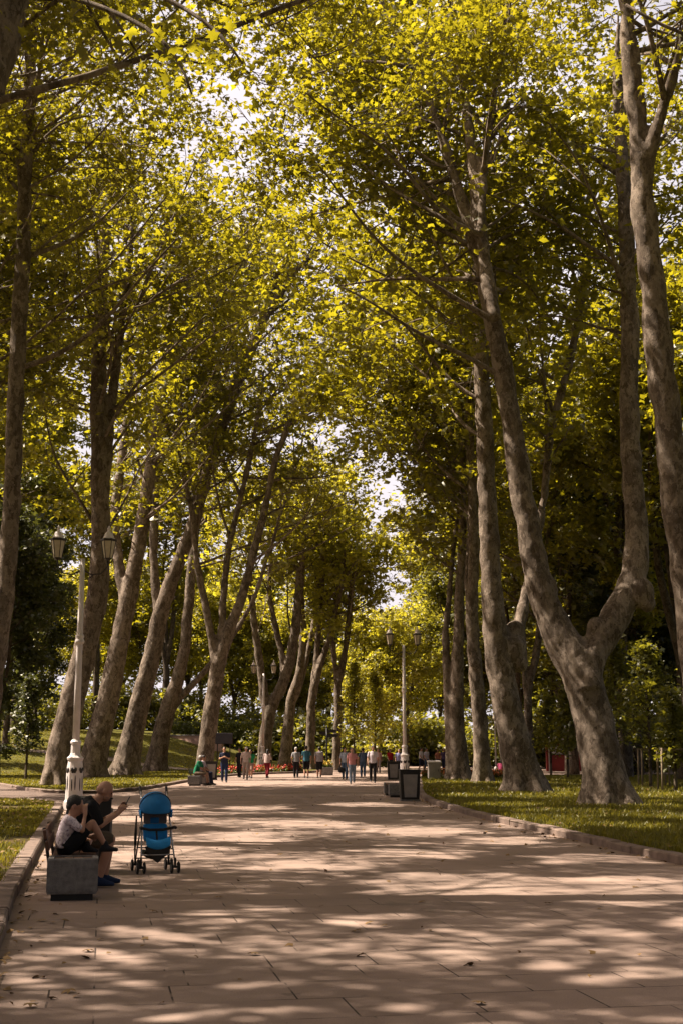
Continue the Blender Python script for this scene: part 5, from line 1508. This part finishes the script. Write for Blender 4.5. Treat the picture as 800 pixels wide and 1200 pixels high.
# ------------------------------------------------------------------ camera, light, sky
cam = bpy.data.cameras.new('camera'); co = bpy.data.objects.new('camera', cam); COL.objects.link(co)
cam.sensor_fit = 'VERTICAL'; cam.sensor_height = 24.0; cam.sensor_width = 16.0
cam.lens = 24.0 * F / 1200.0
co.location = (0, 0, CAMZ); co.rotation_euler = (math.pi / 2 + TH, 0, 0)
cam.clip_start = .1; cam.clip_end = 3000
S.camera = co

sun = bpy.data.lights.new('sun', 'SUN'); so = bpy.data.objects.new('sun', sun); COL.objects.link(so)
sun.energy = 5.0; sun.angle = R(.5); sun.color = (1.0, .855, .70)
d = Vector((math.sin(R(SUN_AZ)) * math.cos(R(SUN_EL)), math.cos(R(SUN_AZ)) * math.cos(R(SUN_EL)), math.sin(R(SUN_EL))))
so.rotation_euler = (-d).to_track_quat('-Z', 'Y').to_euler()
so.location = (0, 0, 60)

w = bpy.data.worlds.new('World'); S.world = w; w.use_nodes = True
nt = w.node_tree; nt.nodes.clear()
out = nt.nodes.new('ShaderNodeOutputWorld'); bg = nt.nodes.new('ShaderNodeBackground'); sky = nt.nodes.new('ShaderNodeTexSky')
sky.sky_type = 'NISHITA'; sky.sun_disc = False; sky.sun_elevation = R(SUN_EL); sky.sun_rotation = R(SUN_AZ)
sky.air_density = 1.0; sky.dust_density = 6.0; sky.ozone_density = .6
c = mix(nt, 1.0, sky.outputs[0], (1.0, .84, .76), 'MULTIPLY')
# white glow added to the sky ahead, keeping gaps between the crowns bright
tcw = nt.nodes.new('ShaderNodeTexCoord'); sx = nt.nodes.new('ShaderNodeSeparateXYZ'); nt.links.new(tcw.outputs['Generated'], sx.inputs[0])
ahead = ramp(nt, sx.outputs[1], [(.62, 0.0), (.86, 1.0)])
cn = noise(nt, 3.5, 6, .6, tcw.outputs['Generated'], .4)
cl = mix(nt, 1.0, ahead, ramp(nt, cn, [(.28, .65), (.60, 1.0)]), 'MULTIPLY')
c = mix(nt, cl, c, (6.4, 5.9, 6.2))
nt.links.new(c, bg.inputs[0]); bg.inputs[1].default_value = .055
nt.links.new(bg.outputs[0], out.inputs[0])

S.view_settings.view_transform = 'Standard'; S.view_settings.look = 'None'
S.view_settings.exposure = 1.6; S.view_settings.gamma = 1.0
S.render.engine = 'CYCLES'
S.cycles.max_bounces = 8; S.cycles.diffuse_bounces = 4; S.cycles.transmission_bounces = 4; S.cycles.glossy_bounces = 2
S.cycles.use_denoising = True
S.cycles.sample_clamp_indirect = 6.0
print('LEAVES', LEAVES, 'tris', sum(len(o.data.polygons) for o in bpy.data.objects if o.type == 'MESH'))
